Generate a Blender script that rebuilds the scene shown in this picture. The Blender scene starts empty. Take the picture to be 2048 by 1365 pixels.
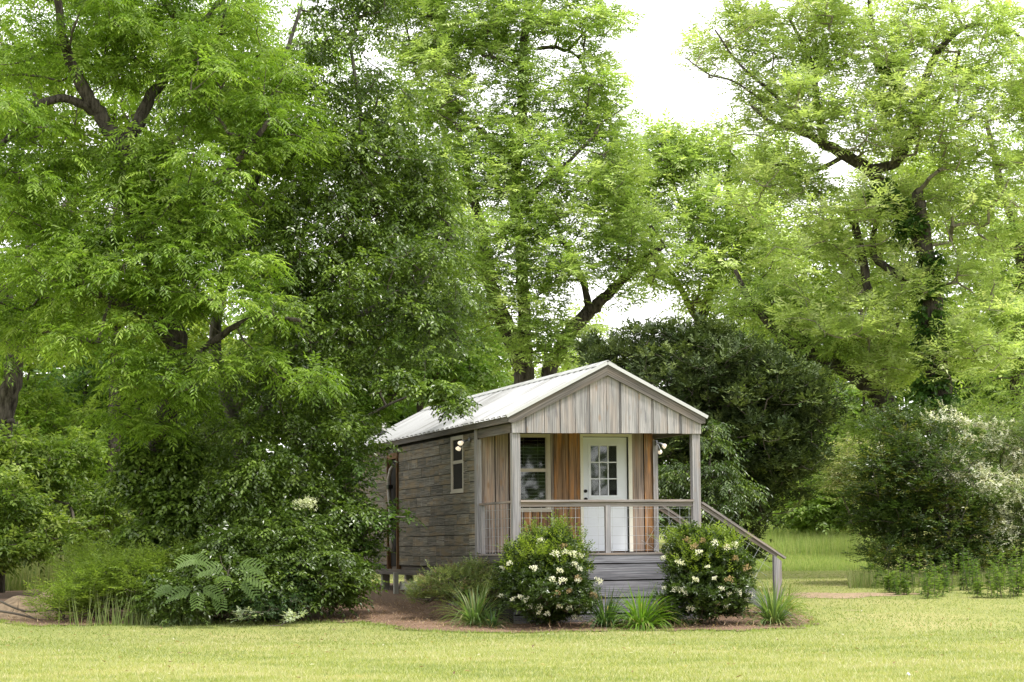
import bpy, math, random
import numpy as np
from math import radians, sin, cos, pi, sqrt
from mathutils import Matrix, Vector, Euler

# ------------------------------------------------------------------ camera, sky, sun, exposure
scene = bpy.context.scene
col = scene.collection
CAM_H = 1.38
PITCH, ROLL = radians(4.93), radians(-0.5)
cd = bpy.data.cameras.new('camera')
cam = bpy.data.objects.new('camera', cd); col.objects.link(cam)
cd.lens = 85.0; cd.sensor_width = 36.0; cd.clip_end = 3000; cd.clip_start = 0.5
cam.matrix_world = Matrix.Translation((0, 0, CAM_H)) @ Matrix.Rotation(pi/2+PITCH, 4, 'X') @ Matrix.Rotation(ROLL, 4, 'Z')
scene.camera = cam

SUN_DIR = Vector((0.42, -0.25, 1.0)).normalized()
elev = math.asin(SUN_DIR.z); azim = math.atan2(SUN_DIR.x, SUN_DIR.y)
world = bpy.data.worlds.new('World'); scene.world = world; world.use_nodes = True
nt = world.node_tree; nt.nodes.clear()
sky = nt.nodes.new('ShaderNodeTexSky'); sky.sky_type = 'NISHITA'; sky.sun_disc = False
sky.sun_elevation = elev; sky.sun_rotation = azim; sky.air_density = 1.0; sky.dust_density = 5.0
mixs = nt.nodes.new('ShaderNodeMix'); mixs.data_type = 'RGBA'
mixs.inputs[0].default_value = 0.93                      # high thin cloud over almost the whole sky
nt.links.new(sky.outputs[0], mixs.inputs['A'])
mixs.inputs['B'].default_value = (11.2, 11.1, 11.0, 1)
bg = nt.nodes.new('ShaderNodeBackground'); bg.inputs['Strength'].default_value = 0.1
wo = nt.nodes.new('ShaderNodeOutputWorld')
nt.links.new(mixs.outputs['Result'], bg.inputs['Color']); nt.links.new(bg.outputs[0], wo.inputs[0])
sd = bpy.data.lights.new('sun', 'SUN'); sd.energy = 2.3; sd.angle = radians(9); sd.color = (1, .96, .90)
sun = bpy.data.objects.new('sun', sd); col.objects.link(sun)
sun.rotation_euler = SUN_DIR.to_track_quat('Z', 'Y').to_euler()
vs = scene.view_settings
vs.view_transform = 'Standard'; vs.look = 'None'; vs.gamma = 1; vs.use_curve_mapping = False
vs.exposure = 1.15
scene.render.engine = 'CYCLES'
cy = scene.cycles
cy.max_bounces = 6; cy.diffuse_bounces = 3; cy.glossy_bounces = 2; cy.transmission_bounces = 4
cy.transparent_max_bounces = 6; cy.use_denoising = True; cy.caustics_reflective = False; cy.caustics_refractive = False
cy.use_adaptive_sampling = True; cy.adaptive_threshold = 0.015

# ------------------------------------------------------------------ helpers
rng = np.random.default_rng(7)
random.seed(7)
_RC = np.array((Matrix.Rotation(pi/2+PITCH, 3, 'X') @ Matrix.Rotation(ROLL, 3, 'Z')))
_F = 4836.0
def P(px, py, Y):
    """world point at depth Y that stands at this place of the photograph"""
    d = _RC @ np.array([px-1024.0, -(py-682.5), -_F]); t = Y/d[1]
    return np.array([d[0]*t, Y, CAM_H+d[2]*t])
def pm(Y): return Y/_F
def gz(x, y):
    y = np.asarray(y, float); x = np.asarray(x, float)
    z = np.where(y < 39, 0.0, np.where(y < 50, (y-39)*.045, .495+(np.minimum(y, 58)-50)*.02+np.clip(y-58, 0, 30)*.042))
    s = np.clip((y-37)/4, 0, 1)
    z = z*s + 0.03*np.sin(x*.35+1)*np.sin(y*.21)*np.clip((y-30)/30, 0, 1)
    return z
def GP(px, py):
    lo, hi = 10.0, 200.0
    for _ in range(50):
        m = (lo+hi)/2; p = P(px, py, m)
        if p[2] > gz(p[0], m): lo = m
        else: hi = m
    return P(px, py, lo)
def tag(o, label=None, cat=None, group=None, kind=None):
    if label: o['label'] = label
    if cat: o['category'] = cat
    if group: o['group'] = group
    if kind: o['kind'] = kind
    return o
def empty(name, loc=(0, 0, 0), parent=None):
    o = bpy.data.objects.new(name, None); col.objects.link(o); o.location = loc; o.parent = parent
    o.empty_display_size = .2
    return o
def fast_mesh(name, V, loops, starts, mat=None, parent=None, colors=None, smooth=False):
    me = bpy.data.meshes.new(name)
    V = np.asarray(V, np.float32).reshape(-1, 3); loops = np.asarray(loops, np.int32).ravel(); starts = np.asarray(starts, np.int32)
    me.vertices.add(len(V)); me.vertices.foreach_set('co', V.ravel())
    me.loops.add(len(loops)); me.loops.foreach_set('vertex_index', loops)
    me.polygons.add(len(starts)); me.polygons.foreach_set('loop_start', starts)
    me.polygons.foreach_set('use_smooth', np.full(len(starts), bool(smooth)))
    me.update(calc_edges=True)
    if colors is not None:
        a = me.color_attributes.new('tint', 'FLOAT_COLOR', 'POINT')
        c4 = np.ones((len(V), 4), np.float32); c4[:, :3] = colors
        a.data.foreach_set('color', c4.ravel())
    if mat: me.materials.append(mat)
    o = bpy.data.objects.new(name, me); col.objects.link(o); o.parent = parent
    return o
def py_mesh(name, verts, faces, mat, parent=None, smooth=False):
    L = [i for f in faces for i in f]; S = []; n = 0
    for f in faces: S.append(n); n += len(f)
    return fast_mesh(name, verts, L, S, mat, parent, smooth=smooth)
class MB:
    def __init__(s): s.v = []; s.f = []
    def add(s, vs, fs):
        n = len(s.v); s.v += [tuple(v) for v in vs]; s.f += [[i+n for i in f] for f in fs]
    def box(s, x0, x1, y0, y1, z0, z1):
        s.add([(x0,y0,z0),(x1,y0,z0),(x1,y1,z0),(x0,y1,z0),(x0,y0,z1),(x1,y0,z1),(x1,y1,z1),(x0,y1,z1)],
              [(0,3,2,1),(4,5,6,7),(0,1,5,4),(1,2,6,5),(2,3,7,6),(3,0,4,7)]); return s
    def tube(s, pts, rad, sides=8, cap=True, wob=0):
        pts = [Vector(p) for p in pts]; rad = rad if hasattr(rad, '__len__') else [rad]*len(pts)
        n0 = len(s.v); ref = None
        for i, p in enumerate(pts):
            d = (pts[min(i+1, len(pts)-1)]-pts[max(i-1, 0)]).normalized()
            if ref is None: ref = d.orthogonal().normalized()
            ref = (ref-d*ref.dot(d)).normalized(); b = d.cross(ref)
            for k in range(sides):
                a = 2*pi*k/sides; r = rad[i]*(1+wob*(random.random()-.5))
                s.v.append(tuple(p+ref*cos(a)*r+b*sin(a)*r))
        for i in range(len(pts)-1):
            for k in range(sides):
                a = n0+i*sides+k; b2 = n0+i*sides+(k+1) % sides
                s.f.append([a, b2, b2+sides, a+sides])
        if cap:
            s.f.append([n0+k for k in range(sides)][::-1]); m = n0+(len(pts)-1)*sides; s.f.append([m+k for k in range(sides)])
        return s
    def build(s, name, mat, parent=None, smooth=False): return py_mesh(name, s.v, s.f, mat, parent, smooth)
def prism_obj(name, poly, t, mat, parent, M):
    """flat board: outline in its own x (length), y (width), thickness t in z; placed by matrix M"""
    n = len(poly); v = [(x, y, -t/2) for x, y in poly]+[(x, y, t/2) for x, y in poly]
    f = [list(range(n))[::-1], list(range(n, 2*n))]+[[i, (i+1) % n, (i+1) % n+n, i+n] for i in range(n)]
    o = py_mesh(name, v, f, mat, parent); o.matrix_local = M; return o
def board(name, length, w, t, mat, parent, loc, axis='x', face='y', tilt=0):
    """box board, centre at loc; axis = direction of length; face = direction of its thickness"""
    X = {'x': Vector((1,0,0)), 'y': Vector((0,1,0)), 'z': Vector((0,0,1))}
    lx = X[axis]; lz = X[face]; ly = lz.cross(lx)
    M = Matrix((lx, ly, lz)).transposed().to_4x4(); M.translation = Vector(loc)
    if tilt: M = M @ Matrix.Rotation(tilt, 4, 'Z')
    return prism_obj(name, [(-length/2, -w/2), (length/2, -w/2), (length/2, w/2), (-length/2, w/2)], t, mat, parent, M)
def catmull(pts, rad, n=5):
    pts = [np.array(p, float) for p in pts]; out = []; ro = []
    for i in range(len(pts)-1):
        p0 = pts[max(i-1, 0)]; p1 = pts[i]; p2 = pts[i+1]; p3 = pts[min(i+2, len(pts)-1)]
        for k in range(n):
            t = k/n
            out.append(.5*((2*p1)+(-p0+p2)*t+(2*p0-5*p1+4*p2-p3)*t*t+(-p0+3*p1-3*p2+p3)*t**3)); ro.append(rad[i]*(1-t)+rad[i+1]*t)
    out.append(pts[-1]); ro.append(rad[-1]); return out, ro

# ------------------------------------------------------------------ materials
def newmat(name):
    m = bpy.data.materials.new(name); m.use_nodes = True; t = m.node_tree; t.nodes.clear()
    out = t.nodes.new('ShaderNodeOutputMaterial'); return m, t, out
def N(t, typ, **kw):
    n = t.nodes.new(typ)
    for k, v in kw.items():
        if k in n.inputs.keys(): n.inputs[k].default_value = v
        else: setattr(n, k, v)
    return n
def ramp(t, fac, stops):
    r = t.nodes.new('ShaderNodeValToRGB'); e = r.color_ramp.elements
    e[0].position = stops[0][0]; e[0].color = (*stops[0][1], 1); e[1].position = stops[-1][0]; e[1].color = (*stops[-1][1], 1)
    for p, c in stops[1:-1]:
        x = e.new(p); x.color = (*c, 1)
    t.links.new(fac, r.inputs[0]); return r.outputs[0]
def mixc(t, fac, a, b, mode='MIX'):
    m = t.nodes.new('ShaderNodeMix'); m.data_type = 'RGBA'; m.blend_type = mode
    for s, v in ((m.inputs[0], fac), (m.inputs['A'], a), (m.inputs['B'], b)):
        if hasattr(v, 'links') or isinstance(v, bpy.types.NodeSocket): t.links.new(v, s)
        elif isinstance(v, tuple): s.default_value = (*v, 1)
        else: s.default_value = v
    return m.outputs['Result']
def math_(t, op, a, b=0.0, clamp=False):
    m = t.nodes.new('ShaderNodeMath'); m.operation = op; m.use_clamp = clamp
    for s, v in ((m.inputs[0], a), (m.inputs[1], b)):
        if isinstance(v, bpy.types.NodeSocket): t.links.new(v, s)
        else: s.default_value = v
    return m.outputs[0]
def plain(name, c, rough=.6, metal=0, spec=.3, bump=0, var=.12, scale=8):
    m, t, out = newmat(name); b = N(t, 'ShaderNodeBsdfPrincipled', Roughness=rough, Metallic=metal)
    b.inputs['Specular IOR Level'].default_value = spec
    tc = N(t, 'ShaderNodeTexCoord'); nz = N(t, 'ShaderNodeTexNoise', Scale=scale, Detail=5.0); t.links.new(tc.outputs['Object'], nz.inputs['Vector'])
    cc = ramp(t, nz.outputs[0], [(.3, tuple(x*(1-var) for x in c)), (.7, tuple(min(1, x*(1+var)) for x in c))])
    t.links.new(cc, b.inputs['Base Color'])
    if bump:
        bp = N(t, 'ShaderNodeBump', Strength=bump, Distance=.01); t.links.new(nz.outputs[0], bp.inputs['Height']); t.links.new(bp.outputs[0], b.inputs['Normal'])
    t.links.new(b.outputs[0], out.inputs[0]); return m
def wood(name, dark, mid, light, accent, acc_amt=.3, knot=.5, stain=(.05, .05, .045), stain_amt=.4, vary=.25, drip=0):
    m, t, out = newmat(name); b = N(t, 'ShaderNodeBsdfPrincipled', Roughness=.8); b.inputs['Specular IOR Level'].default_value = .2
    tc = N(t, 'ShaderNodeTexCoord'); oi = N(t, 'ShaderNodeObjectInfo')
    off = t.nodes.new('ShaderNodeVectorMath'); off.operation = 'SCALE'; off.inputs[0].default_value = (91.7, 47.3, 63.1); t.links.new(oi.outputs['Random'], off.inputs['Scale'])
    ad = t.nodes.new('ShaderNodeVectorMath'); ad.operation = 'ADD'; t.links.new(tc.outputs['Object'], ad.inputs[0]); t.links.new(off.outputs[0], ad.inputs[1])
    def mp(sx, sy, sz):
        q = N(t, 'ShaderNodeMapping'); q.inputs['Scale'].default_value = (sx, sy, sz); t.links.new(ad.outputs[0], q.inputs[0]); return q.outputs[0]
    # growth rings warped by a slow noise: cathedral figure
    warp = N(t, 'ShaderNodeTexNoise', Scale=1.0, Detail=2.0); t.links.new(mp(1.3, 5, 5), warp.inputs['Vector'])
    sx = t.nodes.new('ShaderNodeSeparateXYZ'); t.links.new(ad.outputs[0], sx.inputs[0])
    ph = math_(t, 'ADD', math_(t, 'MULTIPLY', sx.outputs['Y'], 190.0), math_(t, 'MULTIPLY', warp.outputs[0], 16.0))
    ring = math_(t, 'ADD', math_(t, 'MULTIPLY', math_(t, 'SINE', ph), .5), .5)
    fine = N(t, 'ShaderNodeTexNoise', Scale=1.0, Detail=6.0, Roughness=.65); t.links.new(mp(1.2, 45, 45), fine.inputs['Vector'])
    med = N(t, 'ShaderNodeTexNoise', Scale=1.0, Detail=5.0, Roughness=.6); t.links.new(mp(.9, 24, 24), med.inputs['Vector'])
    big = N(t, 'ShaderNodeTexNoise', Scale=1.0, Detail=5.0); t.links.new(mp(1.1, 9, 9), big.inputs['Vector'])
    g = math_(t, 'ADD', math_(t, 'MULTIPLY', ring, .07), math_(t, 'MULTIPLY', fine.outputs[0], .62))
    g = math_(t, 'ADD', g, math_(t, 'MULTIPLY', med.outputs[0], .42))
    c = ramp(t, g, [(.40, dark), (.565, mid), (.74, light)])
    af = ramp(t, big.outputs[0], [(.48, (0, 0, 0)), (.66, (acc_amt,)*3)])
    c = mixc(t, af, c, accent)
    st = N(t, 'ShaderNodeTexNoise', Scale=1.0, Detail=6.0, Roughness=.65); t.links.new(mp(1.5, 12, 12), st.inputs['Vector'])
    sf = ramp(t, st.outputs[0], [(.56, (0, 0, 0)), (.72, (stain_amt,)*3)])
    c = mixc(t, sf, c, stain)
    if knot:
        vo = N(t, 'ShaderNodeTexVoronoi', Scale=1.0, Randomness=1.0); t.links.new(mp(2.3, 6.5, 6.5), vo.inputs['Vector'])
        kf = ramp(t, vo.outputs['Distance'], [(.08, (knot,)*3), (.20, (0, 0, 0))]); c = mixc(t, kf, c, tuple(x*.6 for x in accent))
    if drip:
        dn = N(t, 'ShaderNodeTexNoise', Scale=1.0, Detail=3.0, Roughness=.6); t.links.new(mp(16, 2.2, 2.2), dn.inputs['Vector'])
        c = mixc(t, ramp(t, dn.outputs[0], [(.62, (0, 0, 0)), (.72, (drip,)*3)]), c, (.36, .36, .35))
    rr = math_(t, 'ADD', math_(t, 'MULTIPLY', math_(t, 'FRACT', math_(t, 'MULTIPLY', oi.outputs['Random'], 7.31)), 2*vary), 1-vary)
    br = t.nodes.new('ShaderNodeVectorMath'); br.operation = 'SCALE'; t.links.new(c, br.inputs[0]); t.links.new(rr, br.inputs['Scale'])
    t.links.new(br.outputs[0], b.inputs['Base Color'])
    bp = N(t, 'ShaderNodeBump', Strength=.25, Distance=.0012); t.links.new(g, bp.inputs['Height']); t.links.new(bp.outputs[0], b.inputs['Normal'])
    t.links.new(b.outputs[0], out.inputs[0]); return m
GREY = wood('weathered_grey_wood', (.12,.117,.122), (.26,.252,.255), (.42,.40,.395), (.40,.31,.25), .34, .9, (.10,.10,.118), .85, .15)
GREYD = wood('dark_batten_wood', (.06,.058,.062), (.14,.135,.14), (.24,.225,.22), (.25,.2,.16), .3, .4, (.06,.06,.07), .6, .3)
POSTW = wood('weathered_post_wood', (.12,.118,.125), (.235,.23,.24), (.36,.345,.35), (.34,.25,.18), .25, .5, (.10,.10,.10), .35, .08)
SKIRT = wood('blue_grey_skirt_wood', (.07,.07,.082), (.20,.20,.225), (.34,.34,.375), (.20,.19,.19), .3, .4, (.05,.05,.06), .5, .14)
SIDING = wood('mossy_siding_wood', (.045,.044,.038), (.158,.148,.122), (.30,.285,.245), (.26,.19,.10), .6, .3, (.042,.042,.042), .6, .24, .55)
TRIM = wood('brown_grey_trim_wood', (.045,.041,.038), (.11,.10,.092), (.20,.185,.17), (.19,.14,.10), .25, .3, (.07,.06,.05), .45, .1)
PINE = wood('aged_pine_wood', (.05,.033,.022), (.19,.115,.068), (.38,.26,.165), (.42,.20,.07), .75, .8, (.12,.105,.10), .85, .2)
PINEG = wood('greyed_pine_wood', (.10,.08,.07), (.25,.20,.17), (.42,.36,.31), (.38,.24,.15), .5, .8, (.13,.12,.12), .8, .15)
BROWN = wood('brown_jamb_wood', (.08,.045,.022), (.17,.095,.045), (.26,.15,.075), (.12,.07,.035), .3, 0, (.03,.02,.015), .4, .1)
RAILW = wood('rail_wood', (.10,.085,.08), (.21,.19,.18), (.34,.31,.295), (.30,.20,.13), .4, .3, (.08,.07,.07), .4, .1)
DARKW = plain('dark_backing', (.012, .011, .010), .9)
WHITE = plain('door_white_paint', (.72, .76, .82), .45, var=.03, scale=3)
CREAM = plain('casing_cream_paint', (.72, .70, .62), .5, var=.05, scale=4)
TAUPE = plain('taupe_vinyl', (.42, .38, .32), .5, var=.06)
SLAT = plain('blind_slat_paint', (.42, .44, .40), .5, var=.04)
BLACKM = plain('black_metal', (.015, .015, .016), .35, .6)
WIRE = plain('galvanised_wire', (.45, .47, .50), .4, .7)
PVC = plain('grey_white_pvc', (.50, .49, .46), .5)
RUBBER = plain('black_rubber', (.015, .015, .015), .7)
STEELG = plain('grey_painted_steel', (.22, .23, .26), .45, .3)
CONC = plain('rough_concrete', (.27, .26, .24), .9, bump=.4)
YEL = plain('yellow_paint', (.62, .52, .12), .6)
PALEW = plain('pale_post_paint', (.42, .42, .38), .7)
def roof_mat():
    m, t, out = newmat('white_roof_metal'); b = N(t, 'ShaderNodeBsdfPrincipled', Roughness=.42, Metallic=.1)
    tc = N(t, 'ShaderNodeTexCoord'); q = N(t, 'ShaderNodeMapping'); q.inputs['Scale'].default_value = (.6, 3.5, .6); t.links.new(tc.outputs['Object'], q.inputs[0])
    nz = N(t, 'ShaderNodeTexNoise', Scale=1.0, Detail=5.0); t.links.new(q.outputs[0], nz.inputs['Vector'])
    c = ramp(t, nz.outputs[0], [(.34, (.30, .30, .29)), (.5, (.45, .455, .46)), (1, (.52, .525, .53))])
    t.links.new(c, b.inputs['Base Color']); t.links.new(b.outputs[0], out.inputs[0]); return m
ROOF = roof_mat()
def glass_mat():
    m, t, out = newmat('window_glass'); g = N(t, 'ShaderNodeBsdfGlossy', Roughness=.02); tr = N(t, 'ShaderNodeBsdfTransparent')
    tr.inputs[0].default_value = (.80, .84, .82, 1); f = N(t, 'ShaderNodeFresnel', IOR=1.5)
    ff = math_(t, 'MULTIPLY', f.outputs[0], 1.6, True); mx = t.nodes.new('ShaderNodeMixShader')
    t.links.new(ff, mx.inputs[0]); t.links.new(tr.outputs[0], mx.inputs[1]); t.links.new(g.outputs[0], mx.inputs[2]); t.links.new(mx.outputs[0], out.inputs[0]); return m
GLASS = glass_mat()
def bulb_mat():
    m, t, out = newmat('lit_bulb'); b = N(t, 'ShaderNodeBsdfPrincipled', Roughness=.3); b.inputs['Base Color'].default_value = (.85, .8, .72, 1)
    b.inputs['Emission Color'].default_value = (1, .82, .6, 1); b.inputs['Emission Strength'].default_value = .28
    t.links.new(b.outputs[0], out.inputs[0]); return m
BULB = bulb_mat()
def leaf_mat(name, gloss=.04, trans=.42, rough=.45):
    m, t, out = newmat(name); at = N(t, 'ShaderNodeAttribute'); at.attribute_name = 'tint'
    d = N(t, 'ShaderNodeBsdfDiffuse'); tr = N(t, 'ShaderNodeBsdfTranslucent'); g = N(t, 'ShaderNodeBsdfGlossy', Roughness=rough)
    g.inputs[0].default_value = (1, 1, 1, 1)
    tc = mixc(t, 1.0, at.outputs['Color'], (1.2, 1.28, .62), 'MULTIPLY')
    t.links.new(at.outputs['Color'], d.inputs[0]); t.links.new(tc, tr.inputs[0])
    a = t.nodes.new('ShaderNodeMixShader'); a.inputs[0].default_value = trans; t.links.new(d.outputs[0], a.inputs[1]); t.links.new(tr.outputs[0], a.inputs[2])
    b = t.nodes.new('ShaderNodeMixShader'); b.inputs[0].default_value = gloss; t.links.new(a.outputs[0], b.inputs[1]); t.links.new(g.outputs[0], b.inputs[2])
    t.links.new(b.outputs[0], out.inputs[0]); return m
LEAF = leaf_mat('leaf_soft', .02, .5); LEAFG = leaf_mat('leaf_glossy', .038, .38, .33); NEEDLE = leaf_mat('needle', .02, .15, .6)
PETAL = leaf_mat('petal', .0, .3)
def bark_mat(name, d, l):
    m, t, out = newmat(name); b = N(t, 'ShaderNodeBsdfPrincipled', Roughness=.9); b.inputs['Specular IOR Level'].default_value = .15
    tc = N(t, 'ShaderNodeTexCoord'); q = N(t, 'ShaderNodeMapping'); q.inputs['Scale'].default_value = (14, 14, 3.2); t.links.new(tc.outputs['Object'], q.inputs[0])
    nz = N(t, 'ShaderNodeTexNoise', Scale=1.0, Detail=7.0, Roughness=.7); t.links.new(q.outputs[0], nz.inputs['Vector'])
    c = ramp(t, nz.outputs[0], [(.35, d), (.68, l)]); t.links.new(c, b.inputs['Base Color'])
    bp = N(t, 'ShaderNodeBump', Strength=1.0, Distance=.04); t.links.new(nz.outputs[0], bp.inputs['Height']); t.links.new(bp.outputs[0], b.inputs['Normal'])
    t.links.new(b.outputs[0], out.inputs[0]); return m
BARK = bark_mat('bark', (.022, .018, .015), (.15, .13, .11)); BARKG = bark_mat('grey_bark', (.06, .055, .05), (.19, .175, .155))
TWIG = plain('twig', (.10, .085, .07), .85); TWIGL = plain('pale_twig', (.24, .21, .17), .85)
def lawn_mat():
    m, t, out = newmat('lawn_soil'); b = N(t, 'ShaderNodeBsdfPrincipled', Roughness=.95); b.inputs['Specular IOR Level'].default_value = .05
    ge = N(t, 'ShaderNodeNewGeometry'); a = N(t, 'ShaderNodeTexNoise', Scale=.35, Detail=6.0, Roughness=.6); f = N(t, 'ShaderNodeTexNoise', Scale=22.0, Detail=5.0, Roughness=.7); p = N(t, 'ShaderNodeTexNoise', Scale=1.1, Detail=4.0)
    for n in (a, f, p): t.links.new(ge.outputs['Position'], n.inputs['Vector'])
    c = ramp(t, a.outputs[0], [(.32, (.19, .225, .075)), (.5, (.26, .275, .105)), (.68, (.33, .31, .15))])
    c2 = ramp(t, f.outputs[0], [(.3, (.45, .5, .4)), (.7, (1.25, 1.2, 1.1))]); c = mixc(t, 1.0, c, c2, 'MULTIPLY')
    pf = ramp(t, p.outputs[0], [(.64, (0, 0, 0)), (.76, (.55,)*3)]); c = mixc(t, pf, c, (.27, .22, .14))
    t.links.new(c, b.inputs['Base Color']); bp = N(t, 'ShaderNodeBump', Strength=.6, Distance=.03); t.links.new(f.outputs[0], bp.inputs['Height']); t.links.new(bp.outputs[0], b.inputs['Normal'])
    t.links.new(b.outputs[0], out.inputs[0]); return m
LAWN = lawn_mat()
STRAW = plain('pine_straw_litter', (.17, .11, .075), .95, bump=.8, var=.5, scale=30)
DIRT = plain('bare_dirt', (.26, .19, .12), .95, bump=.6, var=.35, scale=9)

# ------------------------------------------------------------------ ground
xs = np.concatenate([[-900, -300, -120], np.arange(-60, -16, 2.0), np.arange(-16, 16.1, .25), np.arange(18, 60.1, 2.0), [120, 300, 900]])
ys = np.concatenate([[-200, -60], np.arange(-10, 36, 2.0), np.arange(36, 60.1, .25), np.arange(61, 110.1, 1.0), [160, 400, 1500]])
X, Y = np.meshgrid(xs, ys); Z = gz(X, Y)
V = np.stack([X, Y, Z], -1).reshape(-1, 3); nx = len(xs)
ii, jj = np.meshgrid(np.arange(nx-1), np.arange(len(ys)-1)); b0 = (jj*nx+ii).ravel()
L = np.stack([b0, b0+1, b0+1+nx, b0+nx], -1)
tag(fast_mesh('lawn', V, L, np.arange(len(b0))*4, LAWN, smooth=True), kind='structure')

front = [(-330, 1222), (-100, 1226), (60, 1254), (180, 1252), (400, 1247), (600, 1245), (720, 1246), (830, 1262), (1000, 1268), (1250, 1262), (1500, 1263), (1600, 1256), (1632, 1248), (1608, 1232), (1555, 1214)]
BED = [tuple(GP(*p)[:2]) for p in front]+[(3.4, 44), (1.5, 56), (-9, 56), (-13, 50)]
def inside(x, y, poly):
    x = np.asarray(x, float); y = np.asarray(y, float); r = np.zeros(x.shape, bool); j = len(poly)-1
    for i in range(len(poly)):
        xi, yi = poly[i]; xj, yj = poly[j]
        r ^= ((yi > y) != (yj > y)) & (x < (xj-xi)*(y-yi)/(yj-yi+1e-12)+xi); j = i
    return r
gs = .08; gx = np.arange(-14, 6.5, gs); gy = np.arange(38, 57, gs); GX, GY = np.meshgrid(gx, gy)
cx = GX[:-1, :-1]+gs/2; cyy = GY[:-1, :-1]+gs/2
jx = cx+.12*np.sin(cyy*7.3+cx*3)+.05*np.sin(cx*23); jy = cyy+.10*np.sin(cx*5.7)+.06*np.sin(cx*17+2)
msk = inside(jx, jy, BED)
n1 = len(gx); base = (np.arange(len(gy)-1)[:, None]*n1+np.arange(n1-1)[None, :])[msk]
L = np.stack([base, base+1, base+1+n1, base+n1], -1)
used, inv = np.unique(L, return_inverse=True)
BV = np.stack([GX, GY, gz(GX, GY)+.014+.006*np.sin(GX*3.1)*np.sin(GY*2.3)+.006*rng.random(GX.shape)], -1).reshape(-1, 3)[used]
tag(fast_mesh('mulch_bed', BV, inv.reshape(-1), np.arange(len(base))*4, STRAW, smooth=True), kind='structure')
# dirt mound at the left
mc = P(100, 1215, 44.6); mxs = np.linspace(-1.7, 1.7, 40); MX, MY = np.meshgrid(mxs, mxs)
rr = np.sqrt((MX/1.5)**2+(MY/1.2)**2); hz = .52*np.exp(-rr**2*2.6)*(1+.25*np.sin(MX*6+MY*3))+.03*rng.random(MX.shape)
MV = np.stack([MX+mc[0], MY+mc[1], gz(MX+mc[0], MY+mc[1])+hz-.04], -1).reshape(-1, 3); k = 40
b0 = (np.arange(k-1)[:, None]*k+np.arange(k-1)[None, :]).ravel()
tag(fast_mesh('dirt_mound', MV, np.stack([b0, b0+1, b0+1+k, b0+k], -1), np.arange(len(b0))*4, DIRT, smooth=True), kind='structure')
# bare patch of soil by the steps
pc = GP(1690, 1191); a = np.linspace(0, 2*pi, 40, endpoint=False); rad = 1+.25*np.sin(a*3+1)+.15*np.sin(a*7)
PV = np.stack([pc[0]+1.3*rad*np.cos(a), pc[1]+.8*rad*np.sin(a)], -1)
PV = np.concatenate([[pc[:2]], PV]); PV = np.column_stack([PV, gz(PV[:, 0], PV[:, 1])+.006])
tag(fast_mesh('bare_soil_patch', PV, np.array([[0, i+1, (i+1) % 40+1] for i in range(40)]), np.arange(40)*3, DIRT, smooth=True), kind='structure')

# ------------------------------------------------------------------ cabin
TH = radians(15.2)
cabin = empty('cabin', (-.014, 41.2, 0)); cabin.rotation_euler = (0, 0, TH)
tag(cabin, 'small weathered wooden cabin on piers with a front porch and white metal roof', 'cabin')
WID, WV, LEN, ZF = 3.42, 2.47, 13.75, 1.31
# --- side wall with short mossy boards
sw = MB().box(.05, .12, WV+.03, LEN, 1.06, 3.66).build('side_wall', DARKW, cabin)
row0, rh = 1.075, .193; cnt = 0
for r in range(13):
    z = row0+rh*(r+.5); v = WV+.10; top = z+rh/2
    h = rh if r < 12 else .11
    zc = z if r < 12 else row0+rh*12+.055
    v += random.random()*.4-.4
    while v < LEN:
        ln = random.choice([.42, .5, .62, .75, .9, 1.3]) if v < 10.2 else random.choice([1.4, 2.0])
        if random.random() < .12: ln *= 1.8
        a, b = max(v, WV+.10), min(v+ln, LEN); v += ln
        if b-a < .08: continue
        segs = [(a, b)]
        for (o0, o1, y0, y1) in ((3.53, 4.50, 2.46, 3.50), (9.03, 10.03, 1.0, 3.33)):     # window and doorway openings
            ns = []
            for (s0, s1) in segs:
                if zc-h/2 > y1-.06 or zc+h/2 < y0+.06 or s1 <= o0 or s0 >= o1: ns.append((s0, s1)); continue
                if s0 < o0-.05: ns.append((s0, o0))
                if s1 > o1+.05: ns.append((o1, s1))
            segs = ns
        for (s0, s1) in segs:
            if s1-s0 < .05: continue
            cnt += 1
            lift = random.uniform(0, .007)
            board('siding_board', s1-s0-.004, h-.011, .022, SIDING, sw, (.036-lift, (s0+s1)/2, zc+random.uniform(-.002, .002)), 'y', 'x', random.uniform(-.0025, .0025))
# right and rear walls
rw = MB().box(WID-.12, WID-.05, WV+.03, LEN, 1.06, 3.66).build('side_wall', DARKW, cabin)
for r in range(13): board('siding_board', LEN-WV-.1, rh-.007, .022, SIDING, rw, (WID-.036, (LEN+WV)/2, row0+rh*(r+.5)), 'y', 'x')
bw = MB().box(.12, WID-.12, LEN-.07, LEN-.01, 1.06, 3.66).build('rear_wall', DARKW, cabin)
for r in range(13): board('siding_board', WID-.02, rh-.007, .022, SIDING, bw, (WID/2, LEN+.004, row0+rh*(r+.5)), 'x', 'y')
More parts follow.
